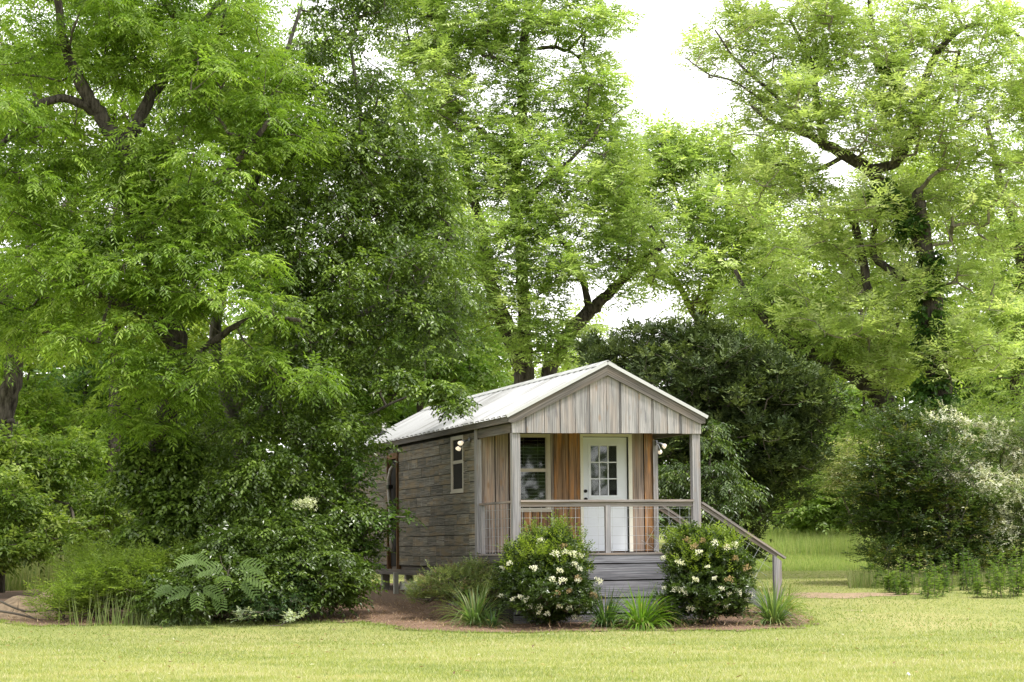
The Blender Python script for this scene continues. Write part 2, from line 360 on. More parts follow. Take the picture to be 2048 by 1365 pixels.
# --- porch wall with vertical pine boards
RU, RZ, EU, EZ = 1.71, 4.572, -.075, 3.655
pw = MB()
pw.box(.12, .72, WV+.03, WV+.09, 1.0, 3.66); pw.box(1.39, 1.96, WV+.03, WV+.09, 1.0, 3.66); pw.box(2.94, 3.30, WV+.03, WV+.09, 1.0, 3.66)
pw.box(.72, 1.39, WV+.03, WV+.09, 1.0, 2.09); pw.box(.72, 1.96, WV+.031, WV+.089, 3.47, 3.66); pw.box(1.96, 2.94, WV+.03, WV+.09, 3.47, 3.66)
pw = pw.build('porch_wall', DARKW, cabin)
edges = [.13, .42, .445, .72, .745, .90, 1.07, 1.24, 1.385, 1.45, 1.735, 1.955, 2.95, 3.17, 3.20, 3.385]
for a, b in ((.06, .34), (.36, .60), (.62, .70), (1.40, 1.452), (1.46, 1.73), (1.74, 1.955), (2.95, 3.165), (3.185, 3.385)):
    board('wall_board', 3.52-1.33, b-a-.004, .02+.008*((a*100) % 2 > 1), PINEG if a in (.06, .36, 1.40, 2.95) else PINE, pw, ((a+b)/2, WV+.014, (3.52+1.33)/2), 'z', 'y')
for a, b in ((.71, .87), (.88, 1.03), (1.04, 1.17), (1.18, 1.385)):
    board('wall_board', 2.08-1.33, b-a-.004, .02, PINE, pw, ((a+b)/2, WV+.014, (2.08+1.33)/2), 'z', 'y')
board('header_board', 3.38-.06, .05, .02, BROWN, pw, (1.72, WV+.014, 3.545), 'x', 'y')
# --- windows
def window(u0, u1, z0, z1, plane, trim, side=False):
    """double-hung window; plane = wall face coordinate"""
    def T(a, b, c, d, e, f):    # a,b along the wall; c,d depth (0 = outermost, grows inward); e,f height
        return (a, b, plane+c, plane+d, e, f) if not side else (plane+c, plane+d, a, b, e, f)
    w = empty('window', (0, 0, 0), cabin)
    m = MB(); q = trim
    m.box(*T(u0, u0+q, -.035, .03, z0, z1)); m.box(*T(u1-q, u1, -.035, .03, z0, z1))
    m.box(*T(u0+q, u1-q, -.034, .03, z1-q, z1)); m.box(*T(u0-.01, u1+.01, -.045, .03, z0-.035, z0-.001)); m.box(*T(u0+q, u1-q, -.033, .03, z0, z0+q*.6))
    m.build('frame', TAUPE, w)
    zm = (z0+z1)/2+.03; s = .035
    m = MB(); m.box(*T(u0+q, u1-q, -.02, .02, zm-.03, zm+.03))
    for (a, b, dd) in ((zm+.03, z1-q, 0), (z0+q*.6, zm-.03, .01)):
        m.box(*T(u0+q, u0+q+s*.6, -.015+dd, .02+dd, a, b)); m.box(*T(u1-q-s*.6, u1-q, -.015+dd, .02+dd, a, b))
    m.build('sash', TAUPE, w)
    if side:
        m = MB(); m.box(*T((u0+u1)/2-.008, (u0+u1)/2+.008, .003, .008, zm+.03, z1-q)); m.box(*T(u0+q, u1-q, .0035, .0075, (zm+z1-q)/2-.008, (zm+z1-q)/2+.008)); m.build('muntin', TAUPE, w)
    for (a, b) in ((zm+.03, z1-q), (z0+q*.6, zm-.03)):
        MB().box(*T(u0+q+.02, u1-q-.02, .012, .016, a, b)).build('pane', GLASS, w)
    if side:
        MB().box(*T(u0+q+.02, u1-q-.02, .07, .075, z0, zm)).build('insect_screen', DARKW, w)
    else:
        n = 21
        for i in range(n):
            z = z0+.08+(z1-z0-.14)*i/(n-1)
            m = MB(); a0, a1 = u0+q+.03, u1-q-.03; y = plane+.038
            m.add([(a0, y-.018, z+.002), (a1, y-.018, z+.002), (a1, y+.018, z+.005), (a0, y+.018, z+.005), (a0, y-.018, z-.004), (a1, y-.018, z-.004), (a1, y+.018, z-.001), (a0, y+.018, z-.001)], [(0,1,2,3), (7,6,5,4), (0,4,5,1), (1,5,6,2), (2,6,7,3), (3,7,4,0)])
            m.build('blind_slat', SLAT, w)
        MB().box(*T(u0+q+.12, u0+q+.125, .028, .031, z0+.1, z1-.07)).box(*T(u1-q-.16, u1-q-.155, .028, .031, z0+.1, z1-.07)).build('blind_cord', SLAT, w)
    return w
window(.715, 1.392, 2.088, 3.472, WV+.03, .066)
wside = window(3.535, 4.495, 2.47, 3.50, .055, .07, True)
# --- door
dr = empty('door', (0, 0, 0), cabin)
du0, du1, dz0, dz1, dy = 2.012, 2.855, 1.338, 3.412, WV+.035
m = MB(); m.box(1.955, du0-.004, WV-.012, WV+.07, 1.325, 3.474); m.box(du1+.024, 2.945, WV-.012, WV+.07, 1.325, 3.474); m.box(du0-.004, du1+.024, WV-.011, WV+.07, 3.424, 3.474)
m.build('casing', CREAM, dr)
MB().box(du1+.003, du1+.022, WV+.02, WV+.07, 1.33, 3.42).build('weather_strip', BLACKM, dr)
lu0, lu1, lz0, lz1 = 2.135, 2.69, 2.325, 3.285
m = MB(); m.box(du0, lu0, dy, dy+.04, dz0, dz1); m.box(lu1, du1, dy, dy+.04, dz0, dz1); m.box(lu0, lu1, dy, dy+.04, lz1, dz1); m.box(lu0, lu1, dy, dy+.04, dz0, lz0)
m.build('door_panel', WHITE, dr)
m = MB(); w_ = .028
m.box(lu0-.02, lu0+w_, dy-.012, dy+.02, lz0-.02, lz1+.02); m.box(lu1-w_, lu1+.02, dy-.012, dy+.02, lz0-.02, lz1+.02); m.box(lu0+w_, lu1-w_, dy-.011, dy+.02, lz1-w_, lz1+.02); m.box(lu0+w_, lu1-w_, dy-.011, dy+.02, lz0-.02, lz0+w_)
m.build('glass_surround', WHITE, dr)
gu0, gu1, gz0, gz1 = lu0+w_, lu1-w_, lz0+w_, lz1-w_
m = MB()
for i in (1, 2):
    u = gu0+(gu1-gu0)*i/3; m.box(u-.01, u+.01, dy-.004, dy+.012, gz0, gz1)
    z = gz0+(gz1-gz0)*i/3
    for k in range(3): m.box(gu0+(gu1-gu0)*k/3+(.01 if k else 0), gu0+(gu1-gu0)*(k+1)/3-(.01 if k < 2 else 0), dy-.003, dy+.011, z-.01, z+.01)
m.build('muntin', WHITE, dr)
for i in range(3):
    for k in range(3):
        a = gu0+(gu1-gu0)*i/3+.01; b = gu0+(gu1-gu0)*(i+1)/3-.01; c = gz0+(gz1-gz0)*k/3+.01; d = gz0+(gz1-gz0)*(k+1)/3-.01
        MB().box(a, b, dy+.014, dy+.018, c, d).build('pane', GLASS, dr)
for i in range(44):
    z = gz0+.02+(gz1-gz0-.03)*i/43
    MB().box(gu0, gu1, dy+.028, dy+.036, z-.0028, z+.0028).build('blind_slat', SLAT if i > 3 else BLACKM, dr)
for z, r in ((2.43, .032), (2.285, .032)):
    m = MB().tube([(2.058, dy, z), (2.058, dy-.02, z), (2.058, dy-.05, z), (2.058, dy-.065, z)], [.03, .03, r*.8, r*.4] if z < 2.3 else [r, r, r*.7, r*.6], 12)
    m.build('door_knob' if z < 2.3 else 'deadbolt', BLACKM, dr, True)
MB().box(1.955, 2.945, WV-.03, WV+.08, 1.312, 1.324).build('threshold', BLACKM, dr)
MB().box(du0, du1, dy+.01, dy+.03, 1.324, dz0-.003).build('door_sweep', BROWN, dr)
# --- gable front
gb = MB(); gb.add([(.04, .035, 3.39), (3.38, .035, 3.39), (3.38, .035, 3.66), (1.71, .035, 4.52), (.04, .035, 3.66), (.04, .06, 3.39), (3.38, .06, 3.39), (3.38, .06, 3.66), (1.71, .06, 4.52), (.04, .06, 3.66)], [(0,1,2,3,4), (9,8,7,6,5), (0,5,6,1), (1,6,7,2), (2,7,8,3), (3,8,9,4), (4,9,5,0)])
gb = gb.build('gable', DARKW, cabin)
def ztop(u): return 3.60+(RZ-.075-3.60)*(u/RU) if u < RU else 3.60+(RZ-.075-3.60)*((WID-u)/RU)
ge = [0, .09, .235, .262, .535, .585, .855, .87, 1.09, 1.135, 1.35, 1.40, 1.655, 1.70, 1.925, 1.965, 2.24, 2.275, 2.51, 2.55, 2.755, 2.80, 3.02, 3.06, 3.29, 3.42]
for i in range(len(ge)-1):
    a, b = ge[i]+.003, ge[i+1]-.003; narrow = (b-a) < .07
    tz = [ztop(a)-.02, ztop(b)-.02]; lo = 3.364+random.uniform(-.003, .003); mid = (a+b)/2
    pts = [(0, -(a-mid)), (tz[0]-lo, -(a-mid)), (tz[1]-lo, -(b-mid)), (0, -(b-mid))]
    if a < RU < b: pts.insert(2, (ztop(RU)-.02-lo, -(RU-mid)))
    # local x = up, local y = -u, local z = outward thickness
    M = Matrix(((0, -1, 0), (0, 0, -1), (1, 0, 0))).to_4x4(); M.translation = Vector((mid, .022 if not narrow else .031, lo))
    prism_obj('gable_board', pts[::-1], .02, GREYD if narrow and i % 4 else GREY, gb, M)
# rake boards
for s in (0, 1):
    L_ = sqrt((RU-EU)**2+(RZ-EZ)**2); ang = math.atan2(RZ-EZ, RU-EU); sgn = 1 if s == 0 else -1
    hw = .165; zt = -.018
    def uz(d, off):     # point along the slope measured from eave, off below the roof line
        u = EU+d*cos(ang)+off*sin(ang); z = EZ+d*sin(ang)-off*cos(ang); return (u if s == 0 else WID-u, z)
    poly = []
    e0 = uz(.0, .02); e1 = uz(L_, .02)
    pk = (RU, RZ-.02/cos(ang)); pkl = (RU, RZ-.02/cos(ang)-hw/cos(ang))
    b0_ = (e0[0], e0[1]); low = (.03 if s == 0 else WID-.03, 3.53)
    poly = [b0_, pk, pkl, low, (e0[0], 3.545)]
    if s == 1: poly = poly[::-1]
    cu = sum(p[0] for p in poly)/5; cz = sum(p[1] for p in poly)/5
    # board frame follows the slope so that its grain runs along it
    lx = Vector((cos(ang)*sgn, 0, sin(ang))); lz = Vector((0, -1, 0)); ly = lz.cross(lx)
    M = Matrix((lx, ly, lz)).transposed().to_4x4(); M.translation = Vector((cu, -.012, cz))
    p2 = [((u-cu)*lx.x+(z-cz)*lx.z, (u-cu)*ly.x+(z-cz)*ly.z) for u, z in poly]
    o = prism_obj('rake_board', p2, .04, TRIM, cabin, M)
    # front trim strip on top
    u0_ = EU if s == 0 else WID-EU
    board('fascia_board', LEN+.0, .135, .03, TRIM, cabin, (EU+.017 if s == 0 else WID-EU-.017, LEN/2+.012, 3.615-.008), 'y', 'x')
# corner and porch structure
board('corner_board', 3.60-.98, .14, .028, POSTW, cabin, (.008, WV+.055, 2.29), 'z', 'x')
board('corner_board', 3.36-1.32, .09, .03, POSTW, cabin, (.040, WV-.03, 2.34), 'z', 'y')
board('corner_board', 3.36-1.32, .09, .028, POSTW, cabin, (WID-.03, WV-.02, 2.34), 'z', 'y')
for (u, v) in ((.085, .115), (WID-.085, .115)):
    board('porch_post', 3.37-1.31, .142, .142, POSTW, cabin, (u, v, (3.362+1.31)/2), 'z', 'y')
for u in (.05, WID-.05): board('porch_beam', WV-.2, .16, .05, TRIM, cabin, (u, WV/2+.08, 3.46), 'y', 'x')
board('porch_beam', WID-.1, .14, .05, BROWN, cabin, (WID/2, .10, 3.45), 'x', 'y')
pcg = MB().box(.1, WID-.1, .14, WV+.03, 3.56, 3.575).build('porch_ceiling', DARKW, cabin)
for i in range(17):
    board('ceiling_board', WV-.15, .19, .015, PINE if 0 else BROWN, pcg, (.2+i*.195*(3.1/3.12), (WV+.14)/2, 3.548), 'y', 'z')
# --- roof
ang = math.atan2(RZ-EZ, RU-EU); Lr = sqrt((RU-EU)**2+(RZ-EZ)**2)
roof = MB(); roof.add([(EU+.04, .03, EZ-.05), (RU, .03, RZ-.05), (WID-EU-.04, .03, EZ-.05), (EU+.04, LEN-.02, EZ-.05), (RU, LEN-.02, RZ-.05), (WID-EU-.04, LEN-.02, EZ-.05), (EU+.04, .03, EZ-.03), (RU, .03, RZ-.022), (WID-EU-.04, .03, EZ-.03), (EU+.04, LEN-.02, EZ-.03), (RU, LEN-.02, RZ-.022), (WID-EU-.04, LEN-.02, EZ-.03)],
    [(0,1,7,6), (1,2,8,7), (3,9,10,4), (4,10,11,5), (6,7,10,9), (7,8,11,10), (0,3,4,1), (1,4,5,2), (0,6,9,3), (2,5,11,8)])
roof = roof.build('roof', DARKW, cabin)
PITCHV = .378; nper = 3; nsheet = 12
def sheet(v0, side):
    prof = []; w = PITCHV*nper
    for k in range(nper):
        a = v0+k*PITCHV; prof += [(a, 0), (a+.012, .036), (a+.050, .036), (a+.062, 0), (a+.15, 0), (a+.158, .006), (a+.170, .006), (a+.178, 0), (a+.26, 0), (a+.268, .006), (a+.28, .006), (a+.288, 0)]
    prof.append((v0+w+.004, 0)); n = len(prof)
    vs_ = []; 
    for d in (-.03, Lr-.05):
        for th in (0, -.004):
            for (v, h) in prof:
                h = h+th; u = EU+d*cos(ang)-h*sin(ang); z = EZ+d*sin(ang)+h*cos(ang)
                vs_.append((u if side == 0 else WID-u, v, z))
    fs = []
    for i in range(n-1):
        fs += [(i, i+1, 2*n+i+1, 2*n+i), (n+i+1, n+i, 3*n+i, 3*n+i+1), (i, n+i, n+i+1, i+1), (2*n+i, 2*n+i+1, 3*n+i+1, 3*n+i)]
    fs += [(0, 2*n, 3*n, n), (n-1, 2*n-1, 4*n-1, 3*n-1)]
    return py_mesh('roof_sheet', vs_, fs, ROOF, roof)
for s in (0, 1):
    for k in range(nsheet): sheet(-.045+k*PITCHV*nper+(.0006 if k % 2 else 0), s)
REND = -.045+nsheet*PITCHV*nper
# rake trim metal at both ends
for s in (0, 1):
    for vv in (-.058, REND+.004):
        m = MB(); pts = []
        for d, h in ((-.03, .034), (Lr, .034), (Lr, -.022), (-.03, -.022)):
            u = EU+d*cos(ang)-h*sin(ang); z = EZ+d*sin(ang)+h*cos(ang); pts.append((u if s == 0 else WID-u, z))
        m.add([(u, vv, z) for u, z in pts]+[(u, vv+.012, z) for u, z in pts], [(0,1,2,3), (7,6,5,4), (0,4,5,1), (1,5,6,2), (2,6,7,3), (3,7,4,0)]); m.build('rake_trim', ROOF, roof)
m = MB(); sec = []
for d, h in ((Lr-.17, .034), (Lr-.17, .040), (Lr, .044)):
    sec.append((EU+d*cos(ang)-h*sin(ang), EZ+d*sin(ang)+h*cos(ang)))
secp = [sec[0], sec[1], (RU, RZ+.052), (WID-sec[1][0], sec[1][1]), (WID-sec[0][0], sec[0][1]), (RU, RZ+.044)]
m.add([(u, -.06, z) for u, z in secp]+[(u, REND+.02, z) for u, z in secp], [(0,1,2,5), (5,2,3,4), (6,11,8,7), (11,10,9,8), (0,6,7,1), (1,7,8,2), (2,8,9,3), (3,9,10,4), (4,10,11,5), (5,11,6,0)])
m.build('ridge_cap', ROOF, roof)
# vent pipe on the rear slope
pu = .42; pz = EZ+(pu-EU)*math.tan(ang)
vp_ = MB().tube([(pu, 12.3, pz-.05), (pu, 12.3, pz+.27)], .045, 14).build('vent_pipe', PVC, cabin, True)
MB().tube([(pu, 12.3, pz-.0), (pu, 12.3, pz+.03), (pu, 12.3, pz+.08), (pu, 12.3, pz+.10)], [.17, .13, .075, .05], 14).build('pipe_boot', RUBBER, vp_, True)
# --- deck
deck = MB().box(.06, WID-.04, .08, WV+.0, 1.14, 1.272).build('porch_deck', DARKW, cabin)
for i in range(17):
    v = -.01+.147*i
    board('deck_board', WID+.02, .138, .034, RAILW, deck, (WID/2+.005, v+.07, 1.293), 'x', 'z')
sk = [(1.272, 1.135), (1.117, .850), (.828, .552), (.530, .285), (.265, .05)]
for i, (a, b) in enumerate(sk):
    board('skirt_board', WID-.02, a-b-.004, .03, SKIRT, deck, (WID/2, .018-.008*(i % 2), (a+b)/2), 'x', 'y', .0035*(-1 if i else .3))
    board('skirt_board', WV-.05, a-b-.012, .028, SKIRT, deck, (WID-.004, WV/2+.04, (a+b)/2), 'y', 'x')
    if i < 3: board('skirt_board', WV-.02, a-b-.012, .028, SKIRT if i > 1 else TRIM, deck, (.026, WV/2+.03, (a+b)/2), 'y', 'x')
# --- rail with hog wire panels
MB().box(.06, WID-.06, .055, .075, -.0, 1.139).box(.05, .07, .08, WV, 0, 1.139).build('skirt_backing', DARKW, deck)
rl = empty('railing', (0, 0, 0), cabin)
board('top_rail', WID-.30, .10, .038, RAILW, rl, (WID/2, .07, 2.203), 'x', 'z')
board('sub_rail', WID-.30, .085, .036, RAILW, rl, (WID/2, .078, 2.145), 'x', 'y')
board('rail_post', 2.125-1.31, .09, .09, POSTW, rl, (1.716, .09, (2.125+1.31)/2), 'z', 'y')
board('top_rail', WV-.26, .085, .036, RAILW, rl, (.075, WV/2+.07, 2.195), 'y', 'z')
board('rail_post', 2.17-1.31, .07, .09, POSTW, rl, (.09, WV-.10, (2.17+1.31)/2), 'z', 'y')
def wires(name, pts_fn, ulist, zlist, zlo, zhi, ulo, uhi, parent, r=.0032):
    m = MB()
    for u in ulist: m.tube([pts_fn(u, zlo), pts_fn(u, zhi)], r, 4, False)
    for z in zlist: m.tube([pts_fn(ulo, z), pts_fn(uhi, z)], r, 4, False)
    return m.build(name, WIRE, parent)
zl = [1.36, 1.46, 1.605, 1.758, 1.915, 2.07]
wires('wire_panel', lambda u, z: (u, .088, z), [.2, .33, .53, .72, .93, 1.14, 1.36, 1.55], zl, 1.31, 2.12, .16, 1.67, rl)
wires('wire_panel', lambda u, z: (u, .088, z), [1.80, 2.03, 2.23, 2.43, 2.63, 2.83, 3.03, 3.2], zl, 1.31, 2.12, 1.76, 3.26, rl)
wires('wire_panel', lambda u, z: (.09, u, z), [.3, .5, .7, .9, 1.1, 1.3, 1.5, 1.7, 1.9, 2.1, 2.3], zl, 1.31, 2.17, .18, WV-.14, rl)
# --- stairs down the right side
st = empty('staircase', (0, 0, 0), cabin)
SU0, SZ0, SU1, SZ1 = 3.44, 2.165, 4.97, 1.19
sl = math.atan2(SZ1-SZ0, SU1-SU0); SL = sqrt((SU1-SU0)**2+(SZ1-SZ0)**2)
def slope_board(name, u0, z0, u1, z1, v, w, t, mat, par, flat=False):
    L_ = sqrt((u1-u0)**2+(z1-z0)**2); lx = Vector(((u1-u0)/L_, 0, (z1-z0)/L_)); lz = Vector((0, -1, 0)); ly = lz.cross(lx)
    M = Matrix((lx, ly, lz)).transposed().to_4x4(); M.translation = Vector(((u0+u1)/2, v, (z0+z1)/2))
    return prism_obj(name, [(-L_/2, -w/2), (L_/2, -w/2), (L_/2, w/2), (-L_/2, w/2)], t, mat, par, M)
for v, nm in ((.10, 0), (2.30, 1)):
    slope_board('handrail', SU0, SZ0, SU1, SZ1, v, .038, .10, RAILW, st)
    slope_board('sub_rail', SU0-.02, SZ0-.055, SU1-.14, SZ1+.045, v+.01, .07, .036, RAILW, st)
    g0 = float(gz(4.7, 42.5))
    prism_obj('newel_post', [(g0-.1, -.07), (1.14, -.07), (1.235, .07), (g0-.1, .07)][::1], .09, POSTW, st, Matrix(((0, -1, 0, 4.82), (0, 0, -1, v), (1, 0, 0, 0), (0, 0, 0, 1))))
    slope_board('stringer', 3.42, 1.14, 5.10, .06, v+.02, .24, .04, SKIRT, st)
    m = MB(); dx, dz = cos(sl), sin(sl); nx_, nz_ = -dz, dx   # panel frame follows the slope
    for k in range(9):
        d = .12+k*.2
        if d > SL-.1: break
        a = (SU0+dx*d-nx_*.09*(-1)*-1, v+.02, SZ0+dz*d-.09); b = (a[0]-(-nx_)*-0.0, v+.02, a[2])
        m.tube([(SU0+dx*d-nx_*.08, v+.02, SZ0+dz*d-nz_*.08), (SU0+dx*d-nx_*.78, v+.02, SZ0+dz*d-nz_*.78)], .0032, 4, False)
    for k in range(5):
        o_ = .14+k*.15; m.tube([(SU0+dx*.02-nx_*o_, v+.02, SZ0+dz*.02-nz_*o_), (SU0+dx*(SL-.12)-nx_*o_, v+.02, SZ0+dz*(SL-.12)-nz_*o_)], .0032, 4, False)
    m.build('wire_panel', WIRE, st)
for k in range(6):
    u = 3.56+k*.25; z = 1.14-k*.185
    board('tread', 2.16, .27, .036, RAILW, st, (u, 1.2, z), 'y', 'z')
# --- flood lamps
def flood(u, v, z, out):
    e = empty('flood_lamp', (u, v, z), cabin)
    MB().tube([(0, 0, 0), (out*.03, 0, 0)], .062, 16).build('base', STEELG, e, True)
    for (dv, dz_, dz0) in ((-.07, -.05, 0), (.10, -.14, -.02)):
        a = Vector((out*.03, dv*.3, 0)); b = Vector((out*.11, dv*.8, dz_*.3)); c = b+Vector((out*.075, dv*.7, dz_*.9))
        MB().tube([a, b, b.lerp(c, .5), c], [.016, .02, .036, .04], 12).build('lamp_holder', STEELG, e, True)
        d = (c-b).normalized(); p = c
        MB().tube([p-d*.01, p+d*.03, p+d*.07, p+d*.095, p+d*.108], [.036, .052, .064, .052, .012], 16).build('bulb', BULB, e, True)
    return e
fl_ = flood(-.006, 2.93, 3.375, -1); fl_.scale = (.85, .72, .72)
fr = flood(WID-.035, 2.42, 3.31, 1); fr.scale = (.62, .75, .75)
# --- side doorway with folded awning arm
sdw = empty('side_doorway', (0, 0, 0), cabin)
MB().box(.10, .12, 9.03, 10.03, 1.07, 3.33).build('recess', BROWN, sdw)
for v in (9.06, 9.98): board('jamb', 3.33-1.0, .14, .05, BROWN, sdw, (.045, v, 2.165), 'z', 'y')
board('lintel', 1.02, .12, .06, BROWN, sdw, (.02, 9.53, 3.34), 'y', 'x')
aw = MB().tube([(-.02, 9.35, 3.16), (-.05, 9.5, 3.05), (-.07, 9.62, 2.85), (-.06, 9.64, 2.55), (-.05, 9.55, 2.15), (-.05, 9.48, 1.7), (-.05, 9.44, 1.36)], [.02, .035, .035, .035, .035, .035, .035], 10)
aw.build('bent_metal_arm', PVC, sdw, True)
for z in (2.70, 2.05, 1.42): MB().box(-.10, .0, 9.48, 9.66, z-.04, z+.04).build('arm_clamp', BLACKM, sdw)
# --- underside
board('floor_beam', LEN-WV-.1, .17, .05, TRIM, cabin, (.09, (LEN+WV)/2, .97), 'y', 'x')
board('floor_beam', LEN-WV-.1, .17, .05, TRIM, cabin, (WID-.09, (LEN+WV)/2, .97), 'y', 'x')
MB().box(.13, WID-.13, WV+.05, LEN-.05, .985, 1.055).build('floor_panel', DARKW, cabin)
for v in (2.7, 5.1, 6.7, 8.9, 11.2, 13.4):
    for u in (.2, WID-.2):
        g = float(gz(-3, 41.2+v)); 
        MB().box(u-.08, u+.08, v-.08, v+.08, g-.1, .884).build('pier', CONC if v != 8.9 else PALEW, cabin)
board('cross_brace', 3.0, .17, .035, PALEW, cabin, (.05, 7.55, .665), 'y', 'x')
board('short_post', .9, .10, .09, PALEW, cabin, (-.05, 9.02, .48), 'z', 'x')

# ------------------------------------------------------------------ plants: generators
def unit(a): return a/np.maximum(np.linalg.norm(a, axis=-1, keepdims=True), 1e-9)
def rdir(n): return unit(rng.normal(size=(n, 3)))
class Leafbag:
    """collects leaf blades (4 vertices each)"""
    def __init__(s, tri=False): s.v = []; s.c = []; s.k = 3 if tri else 4
    def add(s, pos, d, w, n, length, width, colr, fold=.12, curl=.1):
        L_ = length[:, None]; W = width[:, None]
        if s.k == 3:
            s.v.append(np.stack([pos-w*W*.5+d*L_*.12, pos+w*W*.5+d*L_*.2, pos+d*L_*1.05-n*L_*curl], 1)); s.c.append(colr); return
        v0 = pos; mid = pos+d*L_*.42-n*L_*0.0
        v1 = mid+w*W*.5+n*W*fold; v3 = mid-w*W*.5+n*W*fold; v2 = pos+d*L_-n*L_*curl
        s.v.append(np.stack([v0, v1, v2, v3], 1)); s.c.append(colr)
    def count(s): return sum(len(a) for a in s.v)
    def build(s, name, mat, parent=None, kind='stuff'):
        q = s.k; V = np.concatenate(s.v).reshape(-1, 3); C = np.repeat(np.concatenate(s.c), q, 0); n = len(V)//q
        o = fast_mesh(name, V, np.arange(q*n), np.arange(n)*q, mat, parent, colors=C)
        if kind: o['kind'] = kind
        return o
def blob_points(blobs, n, inner=.5, lump=.18):
    """blobs: (px, py, Y, rx_px, rz_px, ry_m) -> clump centres spread through their volumes"""
    B = [(P(b[0], b[1], b[2]), np.array([b[3]*pm(b[2]), b[5], b[4]*pm(b[2])])) for b in blobs]
    w = np.array([r[0]*r[2]+r[1]*r[2] for _, r in B]); w = w/w.sum(); out = []
    for (c, r), k in zip(B, rng.multinomial(n, w)):
        d = rdir(k); rr = (inner**3+(1-inner**3)*rng.random(k))**(1/3)
        rr *= 1+lump*np.sin(d[:, 0]*5+c[0]*3)*np.sin(d[:, 2]*6+c[2])+lump*(rng.random(k)-.5)
        out.append(c+d*rr[:, None]*r)
    return np.concatenate(out)
def sprigs(bag, C, cr, per, K, rach, ll, lw, pal, droop=.35, flat=.7, spread=.85, tipbias=.5, fold=.12, curl=.12, jitter=.25, cvar=.5, up=0.0, zf=.5):
    """leafy shoots around every clump centre; pal = list of leaf colours"""
    pal = np.array(pal, float); n = len(C)
    cc = np.repeat(C, per, 0); S = len(cc)
    cmix = np.repeat(rng.random(n), per)
    d0 = rdir(S); d0[:, 2] = np.abs(d0[:, 2])*.9-.25*(rng.random(S))
    rr = rng.random(S)**.6
    start = cc+d0*rr[:, None]*np.array([1, 1, flat])*cr
    d = unit(d0*np.array([1, 1, zf])+rdir(S)*jitter*1.6+np.array([0, 0, up-droop*.5]))
    s_ = unit(np.cross(d, np.array([0, 0, 1.])+rdir(S)*.25)); nrm = unit(np.cross(s_, d))
    rl_ = rach*(.7+.6*rng.random(S))
    base = pal[np.minimum((len(pal)*np.clip(cmix*(1-cvar)+rng.random(S)*cvar, 0, .999)).astype(int), len(pal)-1)]
    bri = (.75+.5*rng.random(S))[:, None]
    for k in range(K):
        t = (k+1)/K; last = k == K-1; sg = (1 if k % 2 else -1)
        p = start+d*(rl_*t)[:, None]; p[:, 2] -= droop*rl_*t*t*.6
        ld = d*(1.0 if last else .55)+(0 if last else sg*spread)*s_+rdir(S)*jitter; ld[:, 2] -= droop*.7
        ld = unit(ld); nn = unit(nrm+rdir(S)*.35); w = unit(np.cross(ld, nn)); nn = np.cross(w, ld)
        le = ll*(.7+.6*rng.random(S)); wi = lw*(.75+.5*rng.random(S))
        cvr = base*bri*(.85+.3*rng.random(S))[:, None]
        bag.add(p, ld, w, nn, le, wi, cvr, fold, curl)
def skeleton_twigs(nodes, C, name, mat, parent, rbase=.007, jit=.12, maxr=.12, sides=4):
    """grow side branches from the limb nodes (x,y,z) out to every clump"""
    pts = [np.array(p) for p in nodes]; n0 = len(pts); par = [-1]*n0; cnt = [0]*n0
    A = np.array(pts); dist = np.min(np.linalg.norm(C[:, None, :]-A[None, :, :], axis=2), 1)
    cap = n0+len(C)*3; buf = np.zeros((cap, 3)); buf[:n0] = A; m = n0
    for i in np.argsort(dist):
        c = C[i]; dd = np.linalg.norm(buf[:m]-c, axis=1)+np.maximum(0, buf[:m, 2]-c[2])*.7
        j = int(np.argmin(dd)); a = buf[j].copy(); L_ = np.linalg.norm(c-a)
        k = 2 if L_ > .8 else 1; prev = j
        for q in range(1, k+1):
            t = q/(k+1); p = a*(1-t)+c*t+rng.normal(size=3)*jit*L_*.5; p[2] -= .04*L_*sin(pi*t)
            buf[m] = p; par.append(prev); cnt.append(0); prev = m; m += 1
        buf[m] = c; par.append(prev); cnt.append(1); m += 1
    for i in range(m-1, n0-1, -1): cnt[par[i]] += cnt[i]
    rad = np.array([min(maxr, rbase*max(1, c)**.5) for c in cnt])
    i = np.arange(n0, m); a = buf[i]; pj = np.array(par)[i]; b = buf[pj]
    ra = rad[i]; rb = np.where(pj >= n0, rad[pj], ra*1.25)
    d = unit(a-b); s = unit(np.cross(d, np.array([.3, .5, .81]))); u = np.cross(s, d)
    ring = []
    for (p, r) in ((b, rb), (a, ra)):
        for k in range(sides):
            t = 2*pi*k/sides; ring.append(p+(s*cos(t)+u*sin(t))*r[:, None])
    V = np.stack(ring, 1).reshape(-1, 3); base = (np.arange(len(i))*2*sides)[:, None, None]
    F = np.array([[k, (k+1) % sides, (k+1) % sides+sides, k+sides] for k in range(sides)])[None]+base
    o = fast_mesh(name, V, F.reshape(-1), np.arange(len(i)*sides)*4, mat, parent, smooth=True); o['kind'] = 'stuff'
    return o
def limbs(parent, specs, Y, mat):
    """specs: [(name, [(px, py, dY, radius_m), ...]), ...]; returns node list for the twigs"""
    nodes = []
    for name, pts in specs:
        w = [P(a, b, Y+c) for a, b, c, r in pts]; p, r = catmull(w, [q[3] for q in pts], 6)
        p = [q+rng.normal(size=3)*r[i]*.12 for i, q in enumerate(p)]
        MB().tube(p, r, 12 if max(r) > .1 else 8, True, .16).build(name, mat, parent, True)
        if name != 'trunk': nodes += p[2:]
        else: nodes += p[int(len(p)*.5):]
    return nodes
